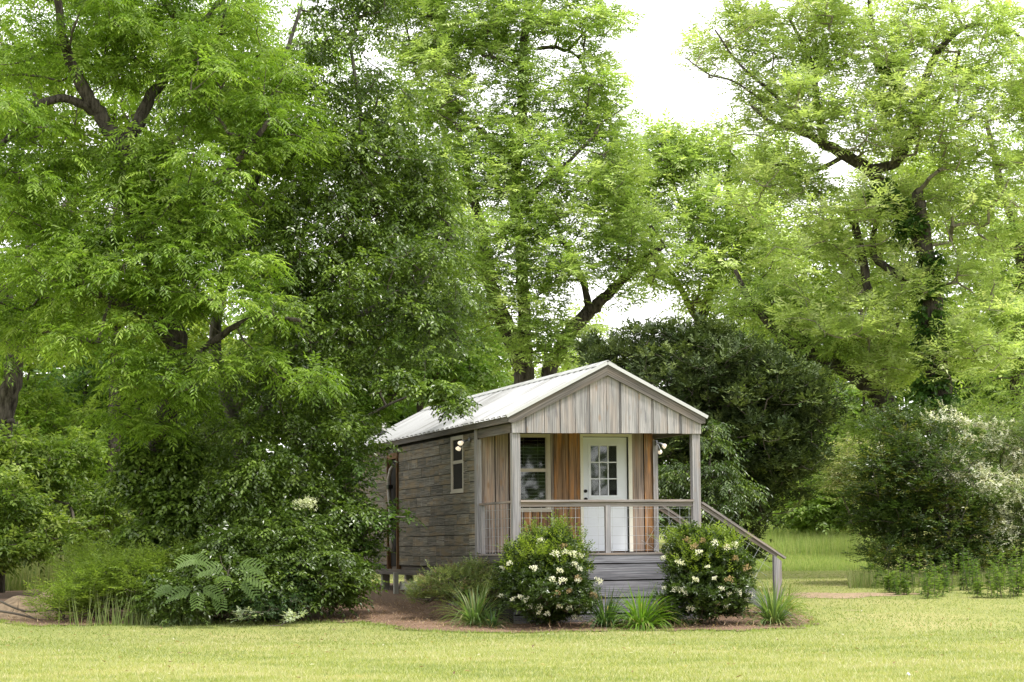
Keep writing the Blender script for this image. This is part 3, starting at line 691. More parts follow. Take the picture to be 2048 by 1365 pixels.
def tree(name, label, cat, Y, specs, blobs, n, per, K, rach, ll, lw, pal, cr=.45, leafmat=None, barkmat=None, twigmat=None, inner=.35, group=None, rb=.007, **kw):
    b0 = P(specs[0][1][0][0], specs[0][1][0][1], Y+specs[0][1][0][2])
    root = empty(name); tag(root, label, cat, group)
    nodes = limbs(root, specs, Y, barkmat or BARK)
    C = blob_points(blobs, n, inner)
    skeleton_twigs(nodes, C, 'twigs', twigmat or TWIG, root, rb)
    bag = Leafbag(Y > 50); sprigs(bag, C, cr, per, K, rach, ll, lw, pal, **kw)
    bag.build('crown', leafmat or LEAF, root)
    return root, C
def recenter(root, loc):
    """put the root Empty at the foot of its plant without moving the parts"""
    loc = Vector(loc); root.location = loc
    for ch in root.children: ch.location = ch.location-loc

# ------------------------------------------------------------------ trees
G1 = [(.11,.19,.022), (.155,.25,.03), (.22,.33,.05), (.31,.42,.085)]
tree('pecan_tree', 'big leafy pecan on the left with a forked trunk and drooping bright green leaflets', 'tree', 44.5,
  [('trunk', [(300,1240,0,.30),(303,1100,0,.24),(306,950,0,.21),(335,820,0,.20),(352,700,.1,.19),(322,570,.2,.2),(275,440,.2,.2),(248,340,.1,.2),(240,285,0,.19)]),
   ('limb', [(243,300,0,.17),(205,235,-.2,.14),(168,180,-.4,.12),(130,90,-.6,.09),(110,-40,-.8,.06)]),
   ('limb', [(243,300,0,.15),(275,245,.2,.13),(310,180,.4,.11),(370,95,.6,.09),(430,20,.8,.07),(500,-90,1,.05)]),
   ('limb', [(200,228,-.1,.1),(130,198,-.6,.08),(62,215,-1,.07),(30,262,-1.2,.06),(-10,300,-1.4,.05),(-80,350,-1.5,.04)]),
   ('limb', [(350,700,0,.12),(300,640,-.6,.09),(220,600,-1.2,.07),(120,560,-1.6,.05)]),
   ('limb', [(300,500,.2,.12),(390,420,-.5,.08),(470,330,-1,.06),(540,240,-1.2,.05)]),
   ('limb', [(345,760,0,.1),(420,690,-.8,.07),(500,640,-1.3,.05),(600,640,-1.7,.04)])],
  [(110,70,44,190,130,2),(330,70,44.5,190,130,2.2),(480,170,44,130,130,1.8),(60,300,43.5,140,130,1.8),(180,400,43.3,160,120,1.6),(350,330,43.2,150,90,1.5),(400,450,43.3,120,110,1.4),(120,520,43.8,170,100,1.8),(300,580,43.2,170,90,1.5),(330,720,42.6,110,75,1.1),(230,690,43.2,120,70,1.2),(470,600,43,120,80,1.3),(400,790,43.4,70,50,.8),(250,820,44,60,60,.8),(300,860,43.6,60,40,.6),(540,300,44.5,100,140,1.5),(60,640,45,110,70,1.5),(630,760,42.8,65,45,.7),(510,730,42.8,80,50,.9),(250,-120,44.5,380,110,2.5)],
  540, 29, 9, .29, .115, .036, G1, cr=.38, droop=.6, zf=.85, flat=.8, spread=.85, jitter=.22, inner=.2)
G2 = [(.052,.092,.014), (.075,.125,.02), (.115,.18,.028), (.18,.26,.045)]
tree('cherry_tree', 'dark green broadleaved tree with slender stems reaching over the rear of the metal roof', 'tree', 46,
  [('trunk', [(520,1240,0,.16),(500,1050,0,.14),(470,850,0,.13),(430,700,.1,.12),(455,520,.1,.1),(520,330,0,.08),(560,150,0,.05),(600,20,0,.03)]),
   ('limb', [(480,900,0,.1),(560,760,-.3,.09),(640,600,-.2,.08),(690,480,0,.07),(715,380,.1,.06),(720,230,.1,.04),(700,90,.1,.03)]),
   ('limb', [(500,1000,0,.08),(620,900,-.5,.04),(740,830,-1,.028),(830,790,-1.4,.022),(905,805,-2.1,.02)]),
   ('limb', [(470,820,0,.08),(600,700,-.4,.06),(740,620,-.4,.05),(850,560,-.3,.035),(910,450,0,.025)]),
   ('limb', [(505,1060,0,.07),(620,1010,-.8,.05),(730,1030,-1.7,.03),(810,1035,-2.9,.016)])],
  [(700,150,46.5,130,110,1.6),(640,330,46,140,130,1.8),(770,330,46.5,110,150,1.5),(560,500,45.2,110,130,1.5),(700,540,45.5,170,130,2),(840,520,46,110,110,1.5),(640,690,45,150,110,1.8),(800,680,45.5,130,90,1.5),(900,640,46,60,60,.8),(540,860,45,150,130,1.6),(655,880,44.8,105,100,1.5),(630,1010,44.0,110,90,1.3),(460,990,44.2,130,120,1.3),(560,1070,43.6,150,90,1.1),(540,980,43.6,120,90,1),(660,1100,43.6,60,70,.8),(860,420,46.5,70,90,1),(720,-30,46.5,110,80,1.5),(690,1060,44.2,45,70,.7)],
  640, 31, 6, .26, .085, .05, G2, cr=.42, leafmat=LEAFG, barkmat=BARKG, droop=.55, spread=.9, jitter=.35, inner=.1)
# the tip that hangs over the roof and the sprays in front of the side wall
over = empty('overhanging_branch'); tag(over, 'leafy branch tip hanging down in front of the metal roof beside its ridge', 'branch')
ob = Leafbag(); OC = blob_points([(893,805,43.4,34,22,.35),(845,778,43.6,40,18,.3),(800,760,43.8,45,20,.4),(905,790,43.5,25,25,.2)], 34, 0)
sprigs(ob, OC, .20, 12, 6, .2, .09, .055, G2+[(.14,.22,.04)], droop=.6, jitter=.3); ob.build('foliage', LEAFG, over)
MB().tube([P(740,790,44.5), P(800,770,44), P(850,785,43.7), P(885,800,43.5), P(903,808,43.4)], [.025,.02,.015,.012,.008], 6).build('stem', TWIGL, over, True)
spray = empty('leafy_spray'); tag(spray, 'pale green leafy spray sticking out sideways in front of the cabin side doorway', 'branch')
ob = Leafbag(); OC = blob_points([(800,1040,43.6,26,14,.2),(770,1050,43.8,34,20,.3),(725,1045,44,36,28,.4),(718,1110,44,40,40,.5),(712,960,44.2,30,60,.4),(730,1155,44,36,26,.4)], 60, 0)
sprigs(ob, OC, .22, 11, 6, .18, .08, .045, [(.09,.17,.03),(.12,.2,.035),(.07,.13,.03)], droop=.3, jitter=.3); ob.build('foliage', LEAF, spray)
MB().tube([P(660,1130,44.3), P(700,1090,44.1), P(745,1060,43.9), P(790,1045,43.7), P(818,1035,43.6)], [.02,.016,.013,.01,.006], 6).build('stem', TWIG, spray, True)

G3 = [(.21,.30,.085), (.29,.39,.115), (.38,.48,.16), (.50,.58,.26)]
GB = [(.31,.40,.135), (.39,.48,.18), (.47,.55,.24), (.58,.62,.35)]  # back trees: fresh spring leaves, paled further to put haze and backlight into the colour
tree('pecan_tree', 'tall pecan behind the cabin roof, its high leader standing against the white sky', 'tree', 60,
  [('trunk', [(1058,1080,0,.32),(1055,830,0,.27),(1046,740,0,.25),(1024,680,0,.23),(998,625,-.2,.2),(978,560,-.4,.17),(965,470,-.5,.13),(940,370,-.6,.09),(915,250,-.8,.06)]),
   ('limb', [(1050,740,0,.18),(1048,600,.3,.16),(1040,480,.3,.15),(1030,380,.3,.13),(1040,270,.2,.12),(1045,190,.1,.12),(1047,120,0,.11),(1052,50,0,.09),(1070,-60,0,.06)]),
   ('limb', [(1085,1080,.2,.25),(1092,800,.2,.2),(1108,720,.2,.19),(1140,665,0,.18),(1178,625,-.2,.17),(1215,590,-.4,.13),(1262,545,-.6,.1),(1330,490,-.8,.06)]),
   ('limb', [(1046,125,0,.07),(1020,128,-.3,.06),(1000,118,-.5,.05),(965,112,-.8,.035)]),
   ('limb', [(1075,97,.1,.05),(1110,95,.3,.05),(1135,100,.5,.045),(1165,70,.7,.035),(1215,20,.9,.02)]),
   ('limb', [(1050,40,0,.06),(1080,10,.2,.05),(1110,-40,.3,.03)]),
   ('limb', [(1040,420,.2,.1),(1075,380,-.5,.07),(1130,330,-1,.05),(1190,270,-1.2,.03)]),
   ('limb', [(1040,330,.3,.08),(960,260,.2,.06),(900,200,.2,.04)]),
   ('limb', [(1178,625,-.2,.1),(1165,560,-.5,.08),(1130,490,-.8,.06),(1100,420,-1,.04)])],
  [(830,60,61,80,110,1.6),(860,-30,61,90,80,1.6),(1040,60,60,110,90,1.8),(1170,60,60,80,70,1.2),(950,90,60,80,110,1.5),(890,200,60,80,130,1.8),(1060,210,59.5,100,90,1.5),(1180,210,60,70,110,1.3),(960,330,59.5,110,100,1.8),(1110,370,59,120,90,1.8),(1240,340,59.5,60,80,1.2),(990,480,59,120,110,2),(1140,500,58.5,120,90,1.8),(1260,490,59,80,80,1.5),(1060,610,58.8,110,75,1.6),(930,620,59.5,80,70,1.6),(1250,580,59.5,60,45,1),(1110,690,58.5,55,40,.8),(1040,700,58.8,50,50,.8),(1050,-90,60,180,90,2)],
  700, 23, 9, .32, .145, .052, G3, cr=.50, droop=.28, zf=.95, flat=.85, spread=.85, inner=.2, rb=.008)
tree('pecan_tree', 'lower rounded pecan crown filling the gap between the tall middle tree and the right one', 'tree', 72,
  [('trunk', [(1385,1080,0,.25),(1380,800,0,.2),(1400,650,0,.16),(1430,560,0,.13),(1450,480,0,.1),(1455,400,0,.06),(1460,300,0,.04)]),
   ('limb', [(1400,650,0,.12),(1350,560,0,.09),(1290,480,0,.06),(1240,400,0,.04)]),
   ('limb', [(1440,540,0,.1),(1380,450,0,.07),(1340,350,0,.05),(1330,280,0,.03)]),
   ('limb', [(1430,560,0,.1),(1510,470,0,.07),(1560,380,0,.05)])],
  [(1330,330,72,80,75,1.8),(1250,380,72,60,70,1.5),(1420,330,72,80,70,1.8),(1300,450,71,110,70,2),(1440,440,71,110,80,2),(1530,360,72,60,80,1.6),(1370,540,70.5,120,60,2),(1520,520,71,100,70,2),(1460,610,71,110,50,2)],
  340, 20, 7, .38, .19, .07, G3+GB[:2], cr=.55, droop=.25, zf=.9, inner=.25, rb=.01)
tree('pecan_tree', 'wide pale yellow-green pecan on the right with a broken snag and ivy on its trunk', 'tree', 57,
  [('trunk', [(1895,1080,0,.34),(1888,840,0,.30),(1876,740,0,.27),(1868,640,0,.25),(1856,540,0,.22),(1845,470,0,.2),(1838,400,0,.14),(1836,385,0,.12)]),
   ('limb', [(1848,500,0,.16),(1815,440,.1,.16),(1778,385,.1,.15),(1738,338,.1,.15),(1690,312,0,.14),(1645,285,-.2,.12),(1600,262,-.4,.08),(1550,250,-.6,.05),(1500,210,-.7,.03)]),
   ('limb', [(1648,288,-.2,.1),(1640,240,-.2,.09),(1632,190,-.1,.08),(1625,130,0,.05),(1580,40,0,.03)]),
   ('limb', [(1738,338,.1,.12),(1790,325,.3,.11),(1822,270,.4,.1),(1838,210,.4,.1),(1862,130,.3,.09),(1900,75,.2,.08),(1950,50,.1,.06),(2010,55,0,.04),(2060,90,0,.03)]),
   ('limb', [(1790,325,.3,.1),(1800,230,.5,.1),(1782,170,.5,.1),(1762,130,.5,.08),(1745,50,.5,.05),(1735,-30,.5,.04)]),
   ('limb', [(1822,270,.4,.07),(1870,210,.1,.06),(1905,150,-.1,.05),(1920,100,-.2,.03)]),
   ('limb', [(1740,600,.3,.1),(1725,520,.3,.11),(1712,460,.3,.1),(1690,420,.3,.06)]),
   ('limb', [(1860,580,0,.12),(1765,530,.2,.09),(1745,490,.2,.08),(1760,420,.1,.05)]),
   ('limb', [(1640,285,-.2,.06),(1560,200,-.5,.045),(1480,130,-.6,.03),(1430,60,-.7,.02)]),
   ('limb', [(1690,312,0,.06),(1620,345,-.3,.05),(1560,330,-.5,.03),(1500,350,-.7,.02)]),
   ('limb', [(1600,262,-.4,.035),(1480,170,-.6,.025),(1420,150,-.7,.018),(1370,115,-.8,.012)])],
  [(1420,110,57,50,60,.9),(1490,60,57,60,70,1.2),(1560,130,56.5,90,110,1.5),(1500,230,57,60,70,1.1),(1640,70,57,100,100,1.8),(1620,240,56,90,90,1.5),(1760,90,56.5,110,110,2),(1760,250,56,100,90,1.8),(1900,60,57,110,110,2),(1900,230,56.5,100,110,2),(2010,150,57,80,130,1.8),(1560,380,56.5,100,80,1.5),(1680,420,56,110,80,1.6),(1800,400,58.2,90,80,1.2),(1960,380,56.5,100,110,1.8),(1600,510,56.5,120,70,1.6),(1750,540,57.8,100,80,1.1),(1950,540,56.6,80,90,1.3),(1680,630,56.5,120,60,1.6),(1850,650,58.6,90,60,1.0),(1835,560,56.3,50,50,.5),(1890,720,56.3,45,40,.5),(1800,470,56.6,50,40,.5),(1970,680,56,80,80,1.5),(1780,740,57.6,80,50,1.0),(1700,-100,57,330,90,2.5),(2080,300,57,60,200,1.5)],
  900, 19, 8, .30, .14, .052, GB, cr=.40, droop=.12, zf=.95, flat=.85, spread=.9, inner=.15, rb=.008, twigmat=TWIGL)
ivy = empty('ivy_vine'); tag(ivy, 'dark ivy climbing the forked trunk of the pale right-hand pecan', 'ivy')
iv = Leafbag(); IC = np.concatenate([blob_points([(1815,440,56.8,22,50,.3),(1860,620,56.8,26,120,.35),(1770,390,56.8,30,28,.3),(1870,780,56.8,28,60,.35),(1780,170,57,16,80,.2)], 120, .3)])
sprigs(iv, IC, .22, 12, 5, .15, .11, .09, [(.04,.10,.02),(.06,.13,.025),(.09,.17,.03)], droop=.7); iv.build('foliage', LEAFG, ivy)
lt = empty('leaning_tree'); tag(lt, 'thick dark trunk leaning left out of the shrubs beside the right pecan', 'tree')
limbs(lt, [('trunk', [(1830,960,0,.28),(1800,870,0,.27),(1772,812,0,.25),(1735,768,0,.22),(1690,742,0,.19),(1640,722,0,.17),(1590,690,0,.15),(1545,655,0,.11),(1500,600,0,.08),(1470,540,0,.05)]),
  ('limb', [(1772,812,0,.13),(1755,770,.2,.1),(1770,745,.3,.09),(1775,700,.3,.07),(1800,640,.3,.04)]),
  ('limb', [(1640,722,0,.1),(1620,690,0,.08),(1600,650,.1,.05),(1605,600,.1,.03)])], 58.5, BARK)
LC = blob_points([(1560,620,58.5,110,60,1.2),(1680,690,58,110,45,1),(1600,760,58.5,60,50,.8),(1740,850,58.6,90,50,.8)], 120, .1)
skeleton_twigs([P(1690,742,58.5), P(1590,690,58.5), P(1545,655,58.5), P(1735,768,58.5), P(1775,700,58.8)], LC, 'twigs', TWIG, lt)
lb = Leafbag(True); sprigs(lb, LC, .45, 18, 8, .3, .14, .05, GB[:2]+G3[:3], droop=.35); lb.build('crown', LEAF, lt)
tree('pecan_tree', 'slim dark-stemmed tree at the right edge leaning up behind the pale pecan', 'tree', 66,
  [('trunk', [(2040,1080,0,.22),(2036,800,0,.19),(2036,640,0,.18),(2045,540,0,.17),(2030,450,0,.15),(2005,380,0,.13),(1990,320,0,.09),(1970,230,0,.05)]),
   ('limb', [(2045,560,0,.1),(2090,450,0,.08),(2130,350,0,.05)])],
  [(2030,480,66,70,120,1.8),(1980,580,66,60,70,1.5),(2060,660,65,70,100,1.5),(2090,300,66,70,150,1.8),(1960,800,66,60,60,1.2),(2050,820,65,70,60,1.2)],
  170, 18, 7, .36, .17, .06, G3, cr=.55, droop=.4, inner=.2)
tree('pecan_tree', 'dark curved trunk at the left edge with a bright leafy crown over it', 'tree', 52,
  [('trunk', [(-15,1240,0,.3),(-8,1050,0,.26),(-5,900,0,.24),(15,800,0,.23),(32,700,0,.2),(20,620,0,.17),(-20,540,0,.14),(-60,450,0,.1)]),
   ('limb', [(5,850,0,.07),(25,842,-.3,.05),(45,865,-.5,.04),(55,900,-.6,.02)])],
  [(-60,420,52,120,160,2),(40,560,51.5,100,70,1.5),(110,660,51.5,110,60,1.4),(-60,700,51,80,100,1.5),(150,-10,53,200,110,2),(520,60,53,120,140,1.8),(-70,150,52,120,150,2),(640,120,53,60,100,1.2),(180,110,53,130,110,1.8),(330,230,53,120,100,1.8),(90,260,53,100,80,1.5),(430,60,53,120,100,1.8),(230,400,53,110,90,1.5)],
  380, 22, 8, .34, .13, .042, G1, cr=.5, droop=.6, inner=.2)
def bush_tree(label, Y, blobs, n, per, K, rach, ll, lw, pal, trunk, cr=.45, name='sapling', cat='tree', leafmat=None, group=None, **kw):
    root = empty(name); tag(root, label, cat, group)
    C = blob_points(blobs, n, kw.pop('inner', .2)); nodes = limbs(root, [('trunk', trunk)], Y, BARK)
    skeleton_twigs(nodes, C, 'twigs', TWIG, root, .006); bag = Leafbag(Y > 50); sprigs(bag, C, cr, per, K, rach, ll, lw, pal, **kw); bag.build('crown', leafmat or LEAF, root); return root
bush_tree('bright yellow-green young tree in the clearing behind the left pecan', 64, [(60,800,64,90,70,1.5),(110,900,63.5,110,90,1.5),(30,980,64,90,80,1.3),(160,960,64,80,90,1.3)], 200, 18, 6, .32, .17, .08, [(.14,.24,.03),(.19,.29,.04),(.26,.36,.07),(.32,.40,.10)],
  [(70,1150,0,.1),(62,1000,0,.08),(66,900,0,.06),(50,800,0,.04),(60,740,0,.02)], cr=.5, droop=.3, inner=.1)
bush_tree('deep green young tree with a thin dark stem between the two left pecans', 68, [(180,760,68,80,90,1.5),(240,900,68,80,100,1.4),(260,780,68,70,80,1.3),(140,850,69,80,100,1.3),(300,960,67,70,70,1.2)], 170, 18, 6, .34, .19, .085, [(.06,.13,.022),(.085,.17,.03),(.12,.2,.035),(.18,.28,.05)],
  [(170,1140,0,.1),(172,950,0,.08),(172,850,0,.08),(170,780,0,.07),(165,700,0,.04),(160,640,0,.03)], cr=.55, droop=.5, inner=.1)
bush_tree('mid green tree behind the rear end of the roof, its crown brushing the ridge', 64, [(760,760,64,80,60,1.3),(850,730,64,80,60,1.3),(930,740,64.5,70,50,1.2),(870,660,65,80,60,1.4),(700,820,64,80,60,1.3),(960,690,66,50,60,1.1)], 210, 18, 6, .32, .16, .07, [(.10,.18,.03),(.13,.22,.04),(.19,.28,.06)],
  [(845,1120,0,.12),(843,900,0,.1),(840,800,0,.09),(845,720,0,.06),(860,650,0,.03)], cr=.5, droop=.4, inner=.1)
bush_tree('pale yellow-green hazy tree far behind, seen left of the middle trunks above the roof', 84, [(990,700,84,60,60,1.6),(930,780,84,60,40,1.5),(1130,730,84,60,40,1.5),(1170,650,86,40,30,1.2),(900,640,86,60,60,1.5)], 110, 16, 5, .42, .24, .11, [(.24,.33,.08),(.30,.38,.12),(.36,.42,.15)],
  [(985,1100,0,.14),(985,900,0,.1),(985,780,0,.08),(990,700,0,.04),(990,650,0,.02)], cr=.7, droop=.4, inner=.1)
bush_tree('broad bright tree filling the view behind the forked left pecan', 63, [(60,420,63,130,110,2),(220,300,63,130,120,2),(180,560,63,130,110,2),(380,420,63,120,120,2),(60,180,63,120,120,2),(330,120,63,130,120,2),(340,620,63,110,100,2),(480,250,63,110,130,2),(60,640,63,110,90,1.8)], 520, 15, 6, .42, .2, .09, [(.17,.24,.03),(.23,.31,.045),(.31,.40,.07)],
  [(225,1130,0,.2),(228,900,0,.17),(230,700,0,.14),(235,500,0,.1),(230,300,0,.06),(230,150,0,.03)], cr=.62, droop=.45, inner=.1, name='background_tree')
bush_tree('leafy mid green tree standing behind the dark cherry tree left of the middle pecan', 68, [(520,480,68,110,120,2),(640,600,68,120,110,2),(760,480,68,110,120,2),(860,600,68,100,90,1.8),(620,300,68,120,120,2),(780,300,68,100,110,2),(560,720,68,110,90,1.8),(860,420,68,80,90,1.6),(700,760,68,110,70,1.8)], 470, 15, 6, .42, .2, .09, [(.15,.22,.035),(.21,.29,.05),(.29,.37,.08)],
  [(700,1120,0,.2),(698,900,0,.17),(700,700,0,.14),(695,500,0,.1),(700,300,0,.05)], cr=.62, droop=.45, inner=.1, name='background_tree')
bush_tree('pale leafy tree glimpsed behind the wide right pecan', 76, [(1560,520,76,110,90,2),(1700,480,76,100,110,2),(1800,600,76,110,90,2),(1940,500,76,110,110,2),(1640,640,76,120,70,2),(1880,700,76,110,80,2),(1740,720,76,110,60,2),(2050,640,76,80,100,2),(1480,620,76,90,50,1.6),(1840,360,76,100,90,2)], 420, 14, 6, .48, .23, .10, [(.26,.35,.08),(.34,.43,.11),(.42,.50,.15)],
  [(1765,1110,0,.2),(1760,900,0,.17),(1755,700,0,.13),(1760,500,0,.08),(1765,380,0,.04)], cr=.7, droop=.4, inner=.1, name='background_tree')
# juniper
jn = empty('juniper_tree'); tag(jn, 'dense dark juniper with billowing needle foliage behind the right of the porch', 'tree')
jb = [(1370,760,50.5,120,70,1.6),(1480,760,50.3,110,80,1.7),(1250,740,52,90,50,1.2),(1200,700,53,45,30,.6),(1310,690,51.5,80,45,1.2),(1420,690,51.2,70,35,1.1),(1560,790,50,80,75,1.4),(1640,810,50,45,50,.9),(1390,870,50,90,80,1.2),(1500,900,49.8,110,90,1.5),(1600,900,50,60,70,1.1),(1450,1000,49.8,100,60,1.2),(1540,980,50,75,60,1),(1400,1060,50,80,45,.8),(1480,1110,50,40,50,.6),(1340,950,50.5,60,100,.6)]
JC = blob_points(jb, 1250, .45, .25)
limbs(jn, [('trunk', [(1462,1190,0,.22),(1458,1050,0,.2),(1450,900,0,.17),(1430,780,0,.1),(1420,690,0,.05)])], 50.3, BARK)
skeleton_twigs([P(1462-i*.2*10, 1150-i*22, 50.3) for i in range(20)], JC, 'twigs', TWIG, jn, .005)
jg = Leafbag(True); sprigs(jg, JC, .25, 20, 6, .15, .09, .048, [(.030,.050,.016),(.045,.070,.020),(.07,.10,.028),(.13,.17,.045)], droop=-.1, up=.25, flat=.9, spread=.55, jitter=.35, cvar=.4); jg.build('crown', NEEDLE, jn)
# laurel sapling behind the porch corner
bush_tree('glossy leaved laurel sapling growing between the porch posts and the juniper', 47.2, [(1425,900,47.2,22,60,.3),(1350,960,47.2,35,60,.4),(1440,960,47,40,45,.4),(1410,1010,47,55,50,.5),(1370,1060,47.2,50,50,.4),(1470,990,47,30,30,.3)], 95, 12, 7, .24, .095, .035, [(.045,.08,.018),(.065,.11,.024),(.13,.19,.036)],
  [(1400,1180,0,.04),(1402,1080,0,.035),(1408,1000,0,.03),(1420,920,0,.02),(1425,860,0,.01)], cr=.24, leafmat=LEAFG, droop=.7, inner=0)
# right-hand shrubs
RS = [(.042,.078,.018),(.058,.10,.024),(.085,.13,.03),(.16,.175,.035)]
def shrub(name, label, blobs, n, per, K, rach, ll, lw, pal, cr, mat=None, stems=None, cat='shrub', group=None, inner=.3, **kw):
    root = empty(name); tag(root, label, cat, group); C = blob_points(blobs, n, inner)
    bs = [P(b[0], b[1], b[2]) for b in blobs]; cx_ = np.mean([b[0] for b in bs]); cy_ = np.mean([b[1] for b in bs])
    gzz = float(gz(cx_, cy_)); nd = [np.array([cx_+random.uniform(-.2, .2), cy_+random.uniform(-.1, .1), gzz+q*.12]) for q in range(8)]
    skeleton_twigs(nd, C, 'stems', TWIG, root, .005)
    bag = Leafbag(); sprigs(bag, C, cr, per, K, rach, ll, lw, pal, **kw); bag.build('foliage', mat or LEAF, root); return root, C
shrub('evergreen_shrub', 'large dark evergreen shrub with reddish new tips right of the grassy gap', [(1810,880,53.5,80,60,1.2),(1790,960,53,90,70,1.3),(1870,950,53,100,90,1.4),(1800,1050,53,90,80,1.3),(1900,1060,53,100,90,1.4),(1750,1020,53.5,50,90,.9),(1990,1080,53.5,90,80,1.3),(1840,1130,52.4,120,42,1),(1970,1135,52.4,110,42,1)], 620, 20, 6, .2, .085, .034, RS, .34, LEAFG, droop=.1, up=.2)
r_, WC = shrub('privet_shrub', 'tall privet at the right edge veiled in sprays of small white flowers', [(1960,880,53.5,90,60,1.1),(2040,900,53.5,60,110,1.2),(1970,980,52.6,80,60,.8),(2050,1050,53,60,80,1),(1890,850,54,50,40,.7),(2120,950,54,80,160,1.4)], 300, 18, 6, .22, .07, .03, [(.08,.125,.035),(.12,.17,.05),(.19,.235,.09)], .36, droop=.2)
wf = Leafbag(); FC = blob_points([(1880,910,52.7,55,22,.4),(1950,930,52.4,60,30,.4),(1990,970,52.2,50,35,.4),(1900,960,52.5,45,25,.3),(1890,840,53.6,50,22,.4),(1960,870,53.2,70,30,.5),(2030,900,53,40,60,.5),(2000,1050,52.4,22,50,.3),(2010,1100,52.2,40,16,.3),(2040,1000,52.3,30,50,.3)], 175, 0)
sprigs(wf, FC, .15, 10, 8, .16, .04, .034, [(.62,.62,.52),(.74,.74,.64),(.52,.50,.38)], droop=.1, jitter=.6); wf.build('white_flowers', PETAL, r_)
r_, WC = shrub('privet_shrub', 'far pale flowering bush in the gap between juniper and dark shrub', [(1700,920,72,45,40,.9),(1720,960,72,50,40,.9),(1680,960,72,30,40,.8)], 90, 16, 5, .26, .10, .05, [(.2,.25,.1),(.3,.33,.16),(.45,.42,.26)], .45, droop=.2)
shrub('vine_thicket', 'low bright vine-covered thicket at the far end of the grassy gap', [(1620,1020,76,50,35,1.2),(1660,1000,77,60,50,1.2),(1590,1010,78,50,50,1.2),(1700,1020,76,40,40,1),(1640,930,80,60,60,1.3)], 190, 16, 5, .3, .16, .1, [(.12,.19,.04),(.18,.27,.06),(.28,.36,.10)], .5, droop=.3)
shrub('vine_thicket', 'pale flecked honeysuckle thicket behind the tall grass on the left', [(50,1040,58,80,50,1),(150,1030,58,80,45,1),(240,1020,57,60,45,.9),(100,1080,57.5,90,40,.9),(-40,1040,58,60,60,1),(230,1080,57,70,30,.8)], 320, 18, 5, .22, .085, .055, [(.05,.09,.028),(.08,.13,.04),(.16,.20,.09),(.28,.29,.16)], .36, droop=.4)
shrub('vine_thicket', 'dark leafy vines wrapped round the foot of the big left pecan trunk', [(270,960,44.2,35,70,.4),(330,1000,44,40,80,.4),(300,1080,44,70,50,.5),(360,930,44.2,35,60,.4)], 150, 16, 5, .2, .10, .075, G2, .26, LEAFG, droop=.6)
shrub('leafy_bush', 'bright leafy bush hiding the foot of the curved trunk at the left edge', [(30,905,50.6,45,45,.6),(95,950,51.5,45,60,.7),(15,1000,50,60,60,.8),(-60,960,51,60,110,.9),(130,1040,51.5,80,45,.8),(60,1075,50,95,45,.7),(200,1010,52,50,60,.7),(150,900,52,40,40,.6),(-5,1115,49.5,60,45,.6),(-40,1090,49.5,50,60,.6)], 270, 16, 6, .26, .12, .06, [(.11,.18,.03),(.17,.25,.045),(.28,.36,.08)], .42, LEAF, droop=.4, zf=.9, jitter=.4)
shrub('understorey_shrub', 'shady bushes seen under the cherry tree beside the cabin wall', [(380,960,48,90,80,1),(480,1060,47,80,70,.9),(330,1080,47,70,70,.9),(420,860,49,90,90,1.1),(250,1130,46.5,60,50,.8)], 300, 20, 6, .24, .09, .048, G2, .38, LEAFG, droop=.5)
# undergrowth at the lawn edge
shrub('bramble_bush', 'thick leafy undergrowth mound along the lawn edge under the left trees', [(420,1180,42.6,90,55,.8),(520,1170,42.6,80,60,.8),(620,1150,42.8,80,60,.8),(680,1170,43,50,40,.6),(560,1090,43.2,100,60,.9),(350,1200,42.4,70,45,.6),(470,1110,43,80,50,.8)], 430, 18, 6, .2, .085, .046, [(.055,.095,.016),(.08,.13,.022),(.14,.21,.036)], .34, LEAFG, droop=.45)
shrub('weedy_bush', 'feathery bright weeds beside the dirt mound at the left end of the thicket', [(130,1215,43,55,35,.5),(200,1190,43,70,50,.6),(270,1170,43,80,60,.7),(320,1140,43.4,60,50,.6),(250,1130,44,90,40,.7),(180,1150,44,60,40,.5)], 330, 16, 8, .26, .085, .018, [(.14,.21,.035),(.19,.27,.045),(.25,.33,.06)], .3, LEAF, droop=.1, up=.35, spread=.6)
shrub('leggy_shrub', 'thin small-leaved shrub with a few whitish leaves at the edge of the pine straw', [(520,1215,42,60,28,.4),(570,1200,42.2,50,35,.5),(590,1160,42.4,40,35,.4)], 110, 12, 6, .16, .04, .022, [(.05,.10,.04),(.07,.13,.05),(.12,.18,.09)], .22, LEAF, droop=.2)
pl_, c_ = shrub('pale_leaved_sprout', 'small whitish leaved sprout poking out of the pine straw edge', [(500,1230,41.6,20,14,.15),(585,1236,41.5,14,10,.1)], 12, 6, 5, .12, .07, .035, [(.40,.46,.34),(.5,.54,.42)], .1, LEAF, droop=.1)
shrub('azalea_bush', 'low azalea with pale green tips at the corner of the cabin left of the porch', [(900,1165,42.4,55,26,.5),(960,1150,42.6,40,24,.4),(855,1185,42.6,38,24,.4),(930,1190,42.2,60,22,.4),(985,1170,42.2,25,22,.3)], 230, 15, 6, .12, .042, .02, [(.10,.15,.05),(.15,.20,.07),(.24,.28,.12),(.20,.15,.08)], .18, LEAF, droop=0, up=.35)
